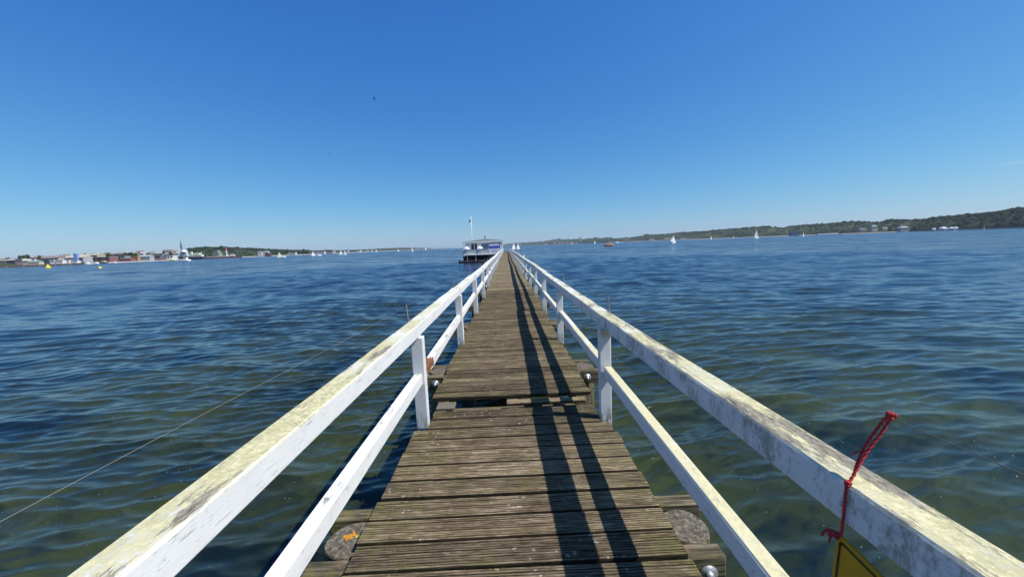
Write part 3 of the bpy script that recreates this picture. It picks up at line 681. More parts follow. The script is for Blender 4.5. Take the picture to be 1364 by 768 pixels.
motorboat(139, 348.2, 9, 'cream motorboat with a dark hull in the left harbour', 10, hull=M_HULLB, cabin=simple('cream_cabin', (.62, .56, .38), .5), group='boats moored in the left harbour', dmin=680)
motorboat(152.3, 347.6, 5, 'small white motorboat right of the cream boat with a dark hull', 190, group='boats moored in the left harbour', dmin=700)
motorboat(228, 345.9, 8.5, 'yellow-hulled boat moored left of the navy ship', 10, hull=simple('yellow_hull', (.45, .42, .05), .5), group='boats moored in the left harbour', dmin=840)
motorboat(811, 327.6, 13, 'boat with an orange bow and cream cabin right of the pier', 185, hull=M_HULLO, cabin=simple('cream_wheelhouse', (.55, .56, .45), .5), mast=.42, dmin=420)
motorboat(822.5, 323.3, 4, 'distant small pale boat right of the orange-bowed boat', 10, dmin=1400)
motorboat(697.5, 342.5, 5.2, 'small white motorboat half hidden behind the right railing near the pier end', 100, k=.3)

M_BUOY = simple('yellow_buoy_paint', (.80, .62, .01), .45, .08, 2)
def buoy(u, v, wpx, label, cone):
    d = FPX*(EYE-SEA)/(v-horizon(u)); r = wpx*.85/FPX*d/2; b = empty('buoy', sea_pt(u, d), 0, label, 'buoy', 'yellow buoys')
    mb = MB(); mb.lathe([(r*.8, -.5), (r, -.1), (r, r*.45), (r*.75, r*.55)], (0, 0, 0), 14); mb.build('float', M_BUOY, b, False)
    mb = MB(); mb.lathe([(r*.6, r*.55), (r*.22, r*1.5), (r*.05, r*1.6)] if cone else [(r*.5, r*.55), (r*.45, r*.95), (r*.1, r*1.1)], (0, 0, 0), 12); mb.build('top', M_BUOY, b)
    mb = MB(); mb.lathe([(r*.08, r*1.0), (r*.08, r*1.75), (r*.02, r*1.85)], (0, 0, 0), 6); mb.build('light_post', M_SPAR if not cone else M_BUOY, b)
buoy(64.3, 356.6, 6.6, 'large yellow conical buoy before the left jetty', True)
buoy(133.2, 356.9, 4.6, 'smaller yellow round buoy right of the jetty tip', False)

# ------------------------------------------------------------------ shores, hills and woods
def interp(tab, u): return float(np.interp(u, [t[0] for t in tab], [t[1] for t in tab]))
def mat_land():
    m = NT('grass_and_scrub'); p = m.geo(); n = m.noise(p, .012, 5, .6); f = m.noise(p, .08, 4, .6)
    c = m.mix(m.ramp(n, (.4, 0), (.62, 1)), (.014, .022, .011), (.06, .075, .032)); c = m.mix(1, c, m.mix(f, (.7, .7, .7), (1.2, 1.2, 1.2)), 'MULTIPLY')
    c = m.mix(m.rng(m.sep(p, 2), SEA+.4, SEA+2.6, 1, 0), c, (.40, .35, .27))
    return m.fin(c, .95, None, .1)
def mat_wood(name, lo, hi):
    m = NT(name); p = m.geo(); n = m.noise(p, .022, 4, .6); f = m.noise(p, .35, 5, .7)
    c = m.mix(m.ramp(n, (.35, 0), (.65, 1)), lo, hi); c = m.mix(m.geo('Random Per Island'), m.mix(1, c, (.55, .6, .6), 'MULTIPLY'), m.mix(1, c, (1.35, 1.3, 1.1), 'MULTIPLY'))
    c = m.mix(1, c, m.mix(m.ramp(f, (.4, 0), (.6, 1)), (.5, .5, .5), (1.25, 1.25, 1.2)), 'MULTIPLY')
    return m.fin(c, .95, m.bump(f, 1, 1.5), .1)
M_LAND = mat_land(); M_WOODS = mat_wood('woodland_leaves', (.007, .014, .009), (.022, .042, .013)); M_TREE = mat_wood('tree_leaves', (.016, .03, .012), (.04, .062, .02))
D_R = [(655, 6600), (700, 5600), (770, 3900), (810, 3100), (870, 2500), (1000, 1900), (1110, 1500), (1200, 1250), (1290, 1000), (1364, 860), (1500, 640), (1620, 520)]
T_R = [(655, 326.9), (687, 323.6), (724, 321.3), (741, 318.4), (771, 318.6), (786, 317), (810, 316.5), (822, 317.3), (852, 315), (860, 312), (888, 311.5), (909, 309.2), (946, 307.2), (974, 304.6), (1003, 302.2), (1028, 301.5), (1037, 303.3), (1060, 300.5), (1085, 298.7), (1104, 298.2), (1138, 294.6), (1165, 296.3), (1194, 292.2), (1222, 293.3), (1245, 289.6), (1295, 285.3), (1323, 283.3), (1350, 278.2), (1364, 277.6), (1420, 272), (1500, 268), (1620, 262)]
D_L = [(-260, 470), (-80, 520), (0, 600), (112, 690), (180, 800), (235, 900), (315, 1150), (400, 1500), (480, 2300), (540, 3600), (585, 5200), (625, 6500)]
T_L = [(-260, 347), (0, 348), (60, 347.4), (112, 344.5), (180, 340), (240, 337), (252, 331.5), (279, 329.4), (340, 331), (364, 332.3), (404, 333.5), (440, 332.8), (462, 333), (498, 331.6), (512, 330.6), (537, 329.6), (569, 330), (585, 331), (600, 330.4), (625, 329.4)]
def ribbon(name, D, T, u0, u1, step, wood_h, back=.13, lowfrac=.35):
    us = np.arange(u0, u1+step, step); prof = [(0, 0), (.012, .06), (.05, .22), (.35, .62), (.75, .92), (1, 1), (1.5, .9)]
    vs = []; m_ = len(prof)
    for u in us:
        d = interp(D, u); hz = horizon(u); ztop = EYE+(hz-interp(T, u))/FPX*d*(1+back) - wood_h*(1+back)
        for k, (t, h) in enumerate(prof):
            dd = d*(1+back*t); p = sea_pt(float(u), dd); z = SEA-.6+max(1.5, ztop-SEA)*h + (0 if k == 0 else .8)
            vs.append((p.x, p.y, z))
    n = len(us); fs = [(i*m_+k, (i+1)*m_+k, (i+1)*m_+k+1, i*m_+k+1) for i in range(n-1) for k in range(m_-1)]
    mb = MB(); mb.add(vs, fs); o = mb.build(name, M_LAND, None, True); tag(o, kind='structure'); return o
ribbon('hillside', D_R, T_R, 655, 1620, 6, 3)
ribbon('hillside', D_L, T_L, -260, 625, 6, 1)
_bm = bmesh.new(); bmesh.ops.create_icosphere(_bm, subdivisions=1, radius=1); ICO_V = np.array([v.co[:] for v in _bm.verts]); ICO_F = np.array([[v.index for v in f.verts] for f in _bm.faces]); _bm.free()
_bm = bmesh.new(); bmesh.ops.create_icosphere(_bm, subdivisions=2, radius=1); ICO2_V = np.array([v.co[:] for v in _bm.verts]); ICO2_F = np.array([[v.index for v in f.verts] for f in _bm.faces]); _bm.free()
def crowns(name, D, T, u0, u1, n, hmin, hmax, back, mat, dens=None, skyline=.28, gaps=()):
    g = np.random.default_rng(int(u0)+5); VS = []; FS = []; b = 0
    for i in range(n):
        u = g.uniform(u0, u1)
        if dens is not None and g.random() > dens(u): continue
        if any(a <= u <= c and g.random() < pr for a, c, pr in gaps): continue
        t = 1.0 if g.random() < skyline else g.uniform(.03, 1)**.8; d = interp(D, u)*(1+back*t)
        full = EYE+(horizon(u)-interp(T, u))/FPX*interp(D, u)*(1+back); hh = g.uniform(hmin, hmax)
        shape = np.interp(t, [0, .05, .35, .75, 1], [.03, .22, .62, .92, 1]); top = SEA+(full-SEA)*shape
        top = max(top, SEA+hh*.9)+g.normal(0, hmax*.13); p = sea_pt(u, d); r = hh*g.uniform(.42, .62)
        V = ICO_V*(1+g.uniform(-.28, .28, (len(ICO_V), 1)))*np.array([r, r, hh*.5])+np.array([p.x, p.y, top-hh*.5])
        VS.append(V); FS.append(ICO_F+b); b += len(V)
        if g.random() < .5:
            V = ICO_V*(1+g.uniform(-.3, .3, (len(ICO_V), 1)))*r*.6+np.array([p.x+g.uniform(-r, r)*.8, p.y, top-g.uniform(.2, .6)*hh]); VS.append(V); FS.append(ICO_F+b); b += len(V)
    me = bpy.data.meshes.new(name); V = np.vstack(VS); F = np.vstack(FS); me.from_pydata(V.tolist(), [], F.tolist()); me.materials.append(mat)
    o = bpy.data.objects.new(name, me); COL.objects.link(o); tag(o, kind='stuff'); return o
o = crowns('woodland', D_R, T_R, 812, 1600, 4200, 9, 17, .13, M_WOODS, lambda u: .55+.45*min(1, (u-812)/250), gaps=((1026, 1052, .45), (1156, 1170, .3)))
tag(o, 'dark green woods covering the hills along the right shore', 'woodland')
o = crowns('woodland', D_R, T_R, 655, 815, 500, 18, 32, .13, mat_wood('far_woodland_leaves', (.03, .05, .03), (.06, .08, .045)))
tag(o, 'far hazy woods on the low hills right of the pier end', 'woodland')
o = crowns('woodland', D_L, T_L, 250, 412, 2200, 7, 15, .13, M_WOODS, gaps=((312, 333, .6),))
tag(o, 'green wooded hill behind the ship and lighthouse on the left', 'woodland')
o = crowns('scrub', D_L, T_L, 412, 600, 380, 6, 13, .10, M_WOODS, skyline=.2)
tag(o, 'thin hazy line of trees along the far left shore', 'treeline')
def tree(u, vt, w, d, label, hfrac=1.3):
    g = np.random.default_rng(int(u*7)); p = sea_pt(u, d); zt = EYE+(horizon(u)-vt)/FPX*d; r = w/FPX*d/2; H = min(zt-SEA, r*2*hfrac+3); z0 = zt-H
    t = empty('tree', (p.x, p.y, z0), 0, label, 'tree', 'trees behind the left harbour')
    VS = []; FS = []; b = 0
    for i in range(16):
        a = g.uniform(0, 6.28); q = g.uniform(0, .62)*r; rr = g.uniform(.32, .5)*r; zz = H*.62+g.uniform(-.26, .30)*H-q/r*.1*H
        V = ICO_V*(1+g.uniform(-.25, .25, (len(ICO_V), 1)))*rr+np.array([q*math.cos(a), q*math.sin(a), min(zz, H-rr)]); VS.append(V); FS.append(ICO_F+b); b += len(V)
    me = bpy.data.meshes.new('crown'); me.from_pydata(np.vstack(VS).tolist(), [], np.vstack(FS).tolist()); me.materials.append(M_TREE); o = bpy.data.objects.new('crown', me); COL.objects.link(o); o.parent = t
    mb = MB(); mb.tube([(0, 0, -3), (0, 0, H*.5)], r*.10, 6, r2=r*.05); mb.build('trunk', M_BEAM, t)
for a in ((29, 339.8, 9, 680, 'round tree at the left end of the dark tree clump by the shore sheds'), (37, 338.9, 10, 680, 'tallest tree of the dark clump at the far left'), (54.6, 339.7, 5, 700, 'small tree left of the long brown shed'),
          (13, 341.9, 8, 700, 'low tree farthest left behind the pinkish shed'), (81.6, 338.9, 4.5, 720, 'small dark tree between the brown shed and the tan shed'), (116, 337.2, 9, 780, 'left tree of the green pair above the beige warehouse'), (125, 336.8, 9, 780, 'right tree of the green pair above the beige warehouse'),
          (135.5, 337, 8, 800, 'dark tree right of the beige warehouse'), (146, 336.6, 9, 810, 'dark tree left of the brown harbour block'), (168.5, 335.4, 6, 830, 'tree with the tall crown right of the brown harbour block'),
          (175, 335.9, 8, 840, 'rounded green tree above the orange brick house'), (182, 336.3, 7, 850, 'low tree right above the orange brick house'), (199, 335.6, 7, 900, 'dark tree above the left end of the long grey roofs'), (219.6, 333.0, 3.6, 920, 'slim dark conifer above the long grey roofs'),
          (229, 335, 7, 930, 'low tree left of the navy ship mast'), (404.5, 331.2, 7.5, 1450, 'tall dark tree clump standing alone on the left shore'), (409.5, 333.0, 5, 1450, 'lower tree right of the tall dark clump')): tree(*a)

# harbour buildings
def building(u0, u1, vt, vb, d, wall, roof, label, kind='gable', rot=0, cat='building', roofshare=.35, wins=4, group=None):
    uc = (u0+u1)/2; p = sea_pt(uc, d); w_ = (u1-u0)/FPX*d/2; zt = EYE+(horizon(uc)-vt)/FPX*d; zb = EYE+(horizon(uc)-vb)/FPX*d; zb = max(zb, SEA+.3); H = max(zt-zb, 1.5); dp = min(max(6, w_*.9), 16)
    b = empty('building', (p.x, p.y, zb), R(rot), label, cat, group); wh = H*(1-roofshare) if kind != 'flat' else H*.92
    mb = MB(); mb.box(-w_, w_, 0, dp, -max(4, H*.5), wh); mb.build('wall', wall, b)
    if kind == 'gable': mb = MB(); mb.prism([(-.4, wh+.02), (dp/2, H), (dp+.4, wh+.02), (dp/2, wh-.1)], 'x', -w_-.4, w_+.4); mb.build('roof', roof, b)
    elif kind == 'hip':
        mb = MB(); o_ = .4; mb.add([(-w_-o_, -o_, wh+.02), (w_+o_, -o_, wh+.02), (w_+o_, dp+o_, wh+.02), (-w_-o_, dp+o_, wh+.02), (-w_*.5, dp/2, H), (w_*.5, dp/2, H)], [(0, 1, 5, 4), (1, 2, 5), (2, 3, 4, 5), (3, 0, 4), (3, 2, 1, 0)]); mb.build('roof', roof, b)
    else: mb = MB(); mb.box(-w_-.3, w_+.3, -.3, dp+.3, wh+.01, H); mb.build('roof', roof, b)
    if wins:
        ww = 2*w_/wins; first = None
        for k in range(wins):
            if first is None: mb = MB(); mb.box(-ww*.22, ww*.22, -.08, -.01, wh*.35, wh*.75); first = mb.build('window', M_GLASS, b); o = first
            else: o = cp(first, b)
            o.location = (-w_+ww*(k+.5), 0, 0)
    return b
def S_(n, *c): return simple(n, c, .8, .12, .15)
C_PINK, C_TAN, C_GREY, C_BRN, C_RED, C_ORG, C_WHT, C_DK, C_TEAL = S_('pink_render', .42, .31, .28), S_('tan_sheet', .38, .34, .27), S_('grey_sheet', .27, .29, .32), S_('brown_sheet', .20, .165, .15), S_('red_brick', .17, .075, .065), S_('orange_brick', .30, .165, .10), S_('white_render', .52, .52, .51), S_('dark_sheet', .07, .08, .10), S_('teal_sheet', .16, .24, .24)
C_ROOFG, C_ROOFB = S_('grey_roof', .30, .30, .30), S_('brown_roof', .24, .19, .16)
for a in ((-60, -30, 344, 352, 640, C_TAN, C_ROOFG, 'long tan shed beyond the left edge of the harbour', 'gable'), (-26, -2, 344.5, 352, 640, C_GREY, C_ROOFB, 'grey shed left of the pinkish shed', 'gable'),
          (0, 9, 345.2, 351.5, 640, C_PINK, C_ROOFB, 'pinkish shed at the left end of the harbour', 'gable'), (10.5, 21, 344.4, 351, 640, C_DK, C_ROOFG, 'dark low shed right of the pinkish shed', 'gable'),
          (22, 31, 344.2, 351, 635, C_PINK, C_PINK, 'pinkish beige block before the dark tree clump', 'flat'), (31.2, 38.6, 345.0, 350.8, 630, C_TAN, C_WHT, 'small house with a bright white roof', 'gable'),
          (39.5, 52.5, 347.2, 351.6, 630, C_TAN, C_TEAL, 'low pale hall with a greenish roof', 'gable'), (56, 79, 340.6, 349, 690, C_TAN, C_BRN, 'long shed with a brown roof left of centre of the harbour', 'gable'),
          (58, 66, 346, 351, 640, C_DK, C_DK, 'dark container stack below the brown shed', 'flat'), (67, 73, 345.9, 350.8, 640, C_WHT, C_GREY, 'left white cabin row below the brown shed', 'flat'), (74.5, 84, 346.3, 350.8, 640, C_WHT, C_GREY, 'right white cabin row below the brown shed', 'flat'),
          (83.5, 112, 340.2, 348.5, 700, C_GREY, C_TAN, 'wide shed with a tan roof behind the blue tower', 'gable'), (86, 92, 346.3, 350.6, 650, C_WHT, C_WHT, 'small white cabin left below the blue tower', 'flat'), (95, 103, 347, 350.4, 650, C_WHT, C_ROOFG, 'white flat cabin right below the blue tower', 'flat'),
          (106.5, 131, 338.1, 343.2, 760, C_TAN, C_TAN, 'beige warehouse with a pale roof', 'gable'), (113, 147, 342.4, 347.4, 740, C_RED, C_ROOFG, 'long low warehouse with a red front', 'flat'),
          (153, 166, 336.0, 342, 830, C_BRN, C_ROOFB, 'brown harbour block with a brown roof', 'hip'), (148, 167, 341.1, 346.2, 790, C_TEAL, C_ROOFG, 'long hall with teal walls', 'flat'),
          (160, 174.5, 343.6, 346.8, 770, C_RED, C_RED, 'low red-brown building left of the orange brick house', 'gable'), (175, 184, 340.4, 346.7, 790, C_ORG, C_ORG, 'orange brick house with a flat roof', 'flat'),
          (185, 200, 339.4, 346, 820, C_GREY, C_GREY, 'blue-grey hall right of the orange brick house', 'gable'), (188, 192.5, 335.6, 340, 900, C_WHT, C_WHT, 'white gabled house above the blue-grey hall', 'gable'),
          (201.5, 213.5, 341, 345, 860, C_DK, C_DK, 'dark hall above the low red shed', 'flat'), (200, 215, 343.9, 347, 840, C_RED, C_RED, 'low red shed beside the water', 'gable'),
          (214.5, 231, 340, 345, 880, C_WHT, C_WHT, 'white hall left of the navy ship', 'flat'), (194, 218, 336.3, 340.6, 940, C_TAN, C_ROOFG, 'left half of the long grey-roofed sheds', 'gable'), (219.5, 238, 336.6, 340.2, 940, C_GREY, C_ROOFG, 'right half of the long grey-roofed sheds', 'gable'),
          (306.8, 312, 338.8, 341.4, 1080, C_WHT, C_WHT, 'small white hut right of the lighthouse', 'gable'), (343.5, 349, 334.4, 338, 1260, C_WHT, C_ROOFB, 'white house on the slope right of the lighthouse', 'gable'), (351, 358, 334.2, 337.6, 1280, C_WHT, C_GREY, 'white house above the red hall', 'gable'),
          (353, 360.5, 337, 340.6, 1260, C_RED, C_RED, 'red hall at the water left of the cream sail', 'flat'), (384, 393.5, 336.0, 338.6, 1400, C_WHT, C_WHT, 'long low white building left of the tall dark clump', 'flat'),
          (421, 432, 334.8, 337, 1650, C_WHT, C_WHT, 'long white low building right of the tall dark clump', 'flat'), (434, 443, 334.9, 336.8, 1800, C_PINK, C_PINK, 'pinkish low building on the far left shore', 'flat'), (443.5, 446, 332.4, 335.8, 1900, C_WHT, C_WHT, 'narrow white tower block on the far left shore', 'flat'), (462.5, 464.5, 332.6, 335, 2100, C_WHT, C_WHT, 'thin white block right of the slim-sailed pair', 'flat'),
          (471, 480, 333.2, 334.9, 2300, C_WHT, C_GREY, 'pale low block far left of the pier house', 'flat'), (487, 495, 333, 334.6, 2500, C_WHT, C_GREY, 'pale low block farther right on the far left shore', 'flat')):
    building(*a)
_g = random.Random(31); _row = ['pinkish shed', 'dark low shed', 'dark tree clump', 'small white-roofed house', 'greenish hall', 'brown-roofed shed', 'dark containers', 'tan-roofed shed', 'blue tower', 'white cabins', 'beige warehouse', 'red-fronted warehouse', 'brown harbour block', 'orange brick house', 'blue-grey hall', 'low red shed', 'white hall', 'navy ship']
_u = [4, 14, 44, 49.5, 54, 60, 68, 88, 97, 108, 136, 143, 150, 178, 186, 203, 224, 233]
for i, u_ in enumerate(_u):
    w_ = _g.uniform(5, 10); vt = 347.2-u_*.047-_g.uniform(2.2, 4.6)
    building(u_-w_/2, u_+w_/2, vt, vt+4.5, 760+u_*.9, (C_TAN, C_PINK, C_WHT, C_BRN)[i % 4], (C_BRN, C_ROOFB, C_RED, C_ROOFG)[(i*3) % 4], ('gabled town house with a %s roof behind the '+_row[i]) % ('dark brown', 'brown', 'red', 'grey')[(i*3) % 4], 'gable', wins=3, roofshare=.5, group='town houses behind the left harbour')
for i, (a, b_) in enumerate(((532, 537), (539, 545), (552, 557), (558.5, 564), (570, 574))):
    building(a, b_, 330.3+.2*(i % 2), 332.0, 4200, C_PINK, C_RED, ['first','second','third','fourth','last'][i]+' from the left of five pinkish blocks in the far town left of the pier', 'flat', wins=0, group='blocks of the far left town')
for i, (a, b_) in enumerate(((737, 741), (743, 747), (748.5, 752), (754, 757.5), (759, 764), (765.5, 770))):
    building(a, b_, 321.5+.3*(i % 3), 324.2, 3700, C_PINK, C_RED if i % 2 else C_TAN, ['first','second','third','fourth','fifth','last'][i]+' from the left of six pinkish blocks in the far town right of the pier', 'flat', wins=0, group='blocks of the far right town')
building(772.2, 774, 315.8, 321, 3900, C_GREY, C_GREY, 'slim tower on the skyline right of the far pinkish town', 'flat', wins=0, cat='tower')
for a in ((1036, 1042.5, 305.6, 309.0, 1900, C_WHT, C_WHT, 'white house among trees on the right hillside', 'gable'), (1054, 1064.5, 308.0, 312.6, 1640, S_('blue_sheet', .06, .10, .20), C_DK, 'blue-grey shed at the foot of the right woods', 'flat'),
          (1161, 1169, 299.6, 305.5, 1330, C_TAN, C_TEAL, 'tan house with a green roof behind the sandy beach', 'hip'), (1176, 1182, 302.6, 305.4, 1260, C_TAN, C_ROOFG, 'low tan beach house behind the sand', 'gable'), (1199.5, 1211.5, 301.3, 306.2, 1220, C_GREY, C_ROOFG, 'grey house at the right end of the sandy beach', 'hip'), (1145, 1154, 303.9, 306.6, 1330, C_GREY, C_ROOFB, 'low grey house left on the sandy beach', 'gable'),
          (832, 838, 319.4, 321.6, 2700, C_PINK, C_RED, 'pinkish house at the left end of the right woods', 'gable'), (865, 872, 318.2, 320, 2480, C_WHT, C_ROOFB, 'pale house on the shore left of the two-masted sailboat', 'gable'), (885, 893, 317.2, 319.2, 2380, C_PINK, C_ROOFB, 'pinkish house just left of the two-masted sailboat', 'gable'), (906, 914, 316.8, 318.2, 2250, C_WHT, C_WHT, 'white shore building right of the two-masted sailboat', 'flat')):
    building(*a)
for i, (a, b_, vt, vb, dd, lab) in enumerate(((1256.5, 1262.3, 301.8, 304.9, 1060, 'left white tent of the three on the right shore'), (1267.5, 1272, 302.2, 304.9, 1050, 'middle white tent partly behind a sailboat'), (1274, 1280.5, 301.7, 304.7, 1040, 'right white tent of the three on the right shore'), (1244, 1247, 303.6, 305.4, 1080, 'smallest white tent, left of the three'))):
    p = sea_pt((a+b_)/2, dd); uc = (a+b_)/2; r = (b_-a)/FPX*dd/2; zt = EYE+(horizon(uc)-vt)/FPX*dd; zb = EYE+(horizon(uc)-vb)/FPX*dd
    t = empty('tent', (p.x, p.y, zb), 0, lab, 'tent', 'white tents on the right shore'); H = zt-zb
    mb = MB(); mb.box(-r, r, 0, 2*r, -1.5, H*.5); mb.build('wall', M_CANV, t); mb = MB(); mb.add([(-r*1.05, -.2, H*.5), (r*1.05, -.2, H*.5), (r*1.05, 2*r+.2, H*.5), (-r*1.05, 2*r+.2, H*.5), (0, r, H)], [(0, 1, 4), (1, 2, 4), (2, 3, 4), (3, 0, 4), (3, 2, 1, 0)]); mb.build('roof', M_CANV, t)
# row of white beach boats / low wall and sandy beach on the right shore
def strip(name, u0, u1, D, off, z0, z1, depth, mat, label=None, cat=None, kind=None):
    us = np.linspace(u0, u1, max(4, int((u1-u0)/4))); vs = []
    for u in us:
        d = interp(D, u)+off; a, b_ = sea_pt(float(u), d), sea_pt(float(u), d+depth); vs += [(a.x, a.y, SEA-.5), (a.x, a.y, z0), (b_.x, b_.y, z1), (b_.x, b_.y, SEA-.5)]
    fs = [(i*4+k, i*4+(k+1) % 4, (i+1)*4+(k+1) % 4, (i+1)*4+k) for i in range(len(us)-1) for k in range(4)]+[(0, 1, 2, 3), tuple(4*(len(us)-1)+k for k in range(4))[::-1]]
    mb = MB(); mb.add(vs, fs); o = mb.build(name, mat); return tag(o, label, cat, kind=kind)
M_SAND = simple('beach_sand', (.50, .40, .28), .9, .1, .1); M_STONE = simple('quay_stone', (.17, .14, .14), .8, .35, .25); M_STONEL = simple('pale_quay_concrete', (.42, .40, .38), .8, .2, .2)
strip('beach', 1120, 1209, D_R, -10, SEA+.3, SEA+2.6, 22, M_SAND, kind='structure')
strip('breakwater', 1212, 1400, D_R, -14, SEA+1.5, SEA+1.7, 10, simple('dark_rocks', (.06, .055, .06), .8, .4, .3), 'low dark breakwater along the right shore below the tents', 'breakwater')
strip('sea_wall', 1089, 1117, D_R, -14, SEA+1.6, SEA+4.2, 5, C_WHT, 'low white sea wall on the right shore left of the beach', 'wall')
strip('beach', 818, 1086, D_R, -12, SEA+.3, SEA+3.2, 25, simple('pale_beach', (.38, .35, .30), .9, .2, .05), kind='structure')
strip('shore_bank', -250, 236, D_L, -45, SEA+1.4, SEA+2.2, 60, M_STONEL, kind='structure')
strip('shore_bank', 322, 600, D_L, -40, SEA+.6, SEA+2.4, 60, M_STONEL, kind='structure')
# blue and white tower
p = sea_pt(103.2, 660); tw = empty('harbour_tower', (p.x, p.y, SEA+1.5), 0, 'slim bright blue and white tower rising above the harbour sheds', 'tower')
zt = EYE+(horizon(103.2)-337.2)/FPX*660-(SEA+1.5); r = 2.1/FPX*660
mb = MB(); mb.box(-r, r*.1, -r*.6, r*.6, 0, zt); mb.build('blue_panel', simple('bright_blue_panel', (.05, .30, .68), .5, .08, .3), tw)
mb = MB(); mb.box(r*.11, r*.9, -r*.6, r*.6, 0, zt*.93); mb.build('dark_panel', simple('violet_blue_panel', (.16, .20, .42), .5, .08, .3), tw)
mb = MB(); mb.box(-r*.9, 0, -r*.5, r*.5, zt+.01, zt+.7); mb.build('cap', C_WHT, tw)
# left jetty on piles
a0, a1 = sea_pt(-230, 395), sea_pt(113, 500); jt = empty('harbour_jetty', (0, 0, 0), 0, 'long dark harbour jetty on piles at the left', 'jetty')
dv = (a1-a0); L = dv.length; ang = math.atan2(dv.y, dv.x); jt.location = (a0.x, a0.y, SEA); jt.rotation_euler = (0, 0, ang)
M_JET = simple('dark_jetty_timber', (.09, .075, .075), .8, .3, .3); M_JETP = simple('pale_concrete_pile', (.17, .16, .15), .8, .2, .3)
n = 42
for k in range(n):
    x0, x1 = L*k/n, L*(k+1)/n-.12; mb = MB(); mb.box(x0, x1, 0, 7, 2.3, 2.85); mb.build('deck_slab', M_STONE, jt)
    mb = MB(); mb.box(x0+.8, x1, .4, .9, .7, 2.28); mb.build('fender_panel', M_JET, jt)
    mb = MB(); mb.box(x0, x0+.7, -.35, .39, -1.5, 3.2); mb.build('pile', M_JETP if k % 3 == 0 else M_JET, jt)
# ship at the quay
dS = 930; p = sea_pt(255.5, dS); sh = empty('moored_ship', (p.x, p.y, SEA), 0, 'navy blue ship with pale superstructure and a tall dark lattice mast', 'ship')
k_ = dS/FPX; Ls = 32*k_
hb = MB(); n = 10; st = []
for i in range(n):
    t = i/(n-1); x = Ls/2-Ls*t; bw = 5.2*max(.03, 1-t**3.2)*min(1, .75+t); shr = (3.6 if t < .45 else 3.6+1.6*((t-.45)/.55))*k_/1.0
    shr = (3.6+(.0 if t < .5 else 1.3*((t-.5)/.5)))*k_; st.append([(x, -bw, shr), (x+(.6 if t > .9 else 0), -bw*.8, 0), (x, -bw*.4, -2), (x, bw*.4, -2), (x+(.6 if t > .9 else 0), bw*.8, 0), (x, bw, shr)])
vs = [q for s_ in st for q in s_]; fs = [(i*6+j, i*6+(j+1) % 6, (i+1)*6+(j+1) % 6, (i+1)*6+j) for i in range(n-1) for j in range(6)]+[tuple(range(6)), tuple((n-1)*6+j for j in range(6))]
hb.add(vs, fs); hb.build('hull', simple('navy_ship_paint', (.022, .020, .085), .4, .2, .2), sh)
M_SHIPG = simple('pale_ship_paint', (.55, .58, .58), .5, .08, .2); M_SHIPC = simple('cream_ship_paint', (.66, .66, .54), .5, .08, .2)
def bx(par, name, mat, x0, x1, y0, y1, z0, z1, bev=0): mb = MB(); mb.box(x0*k_, x1*k_, y0, y1, z0*k_, z1*k_, bev); return mb.build(name, mat, par)
bx(sh, 'lower_deckhouse', M_SHIPG, -13.5, -3.5, -4.4, 4.4, 4.2, 7.0); bx(sh, 'upper_deckhouse', M_SHIPG, -13, -4.5, -3.6, 3.6, 7.02, 9.6, .8)
mb = MB(); mb.lathe([(4.0*k_, 0), (3.8*k_, 1.6*k_), (2.6*k_, 3.2*k_), (.6*k_, 4.0*k_)], (-8.3*k_, 0, 9.62*k_), 14); mb.build('radar_dome', M_SHIPG, sh, True)
bx(sh, 'wheelhouse', M_SHIPG, -11.5, -8, -3.2, 3.2, 9.62, 11.6)
o = bx(sh, 'window_band', M_GLASS, -13.05, -4.45, -3.64, -3.61, 8.2, 8.7)
bx(sh, 'after_deckhouse', M_SHIPC, -1.5, 15, -4.2, 4.2, 3.7, 6.2); bx(sh, 'after_upper_deck', M_SHIPC, 4.5, 12, -3.4, 3.4, 6.22, 8.2, .6); bx(sh, 'funnel', M_SHIPC, -.5, 2, -1.8, 1.8, 6.22, 10.2, .5); bx(sh, 'stern_mast', M_SHIPC, 13.2, 13.7, -.4, .4, 6.22, 10)
bx(sh, 'window_band', M_GLASS, -1, 14, -4.24, -4.21, 4.8, 5.2)
M_LAT = simple('dark_mast_steel', (.05, .06, .07), .6, .2, 1); mz = MB(); X = -11.6*k_
for s_ in (-1, 1):
    for t in (-1, 1): mz.tube([(X+s_*1.0*k_, t*1.6, 11.6*k_), (X+s_*.18*k_, t*.3, 23*k_)], .28, 5)
for i in range(7):
    z = (12.5+i*1.5)*k_; w2 = (1.0-.82*(i*1.5+.9)/11.4)*k_; mz.tube([(X-w2, 0, z), (X+w2, 0, z+1.4*k_)], .22, 5); mz.tube([(X+w2, 0, z), (X-w2, 0, z+1.4*k_)], .22, 5)
mz.tube([(X, 0, 22.5*k_), (X, 0, 27.3*k_)], .25, 5); mz.build('lattice_mast', M_LAT, sh)
for z, w2 in ((16.2, 1.5), (19.4, 1.3), (22.3, .9)): mb = MB(); mb.box(X-w2*k_, X+w2*k_*.6, -1.2, 1.2, z*k_, (z+.45)*k_); mb.build('yard_platform', M_LAT, sh)
mb = MB(); mb.box(X-1.4*k_, X-.7*k_, -1, 1, 16.7*k_, 18*k_); mb.build('radar_box', M_LAT, sh)
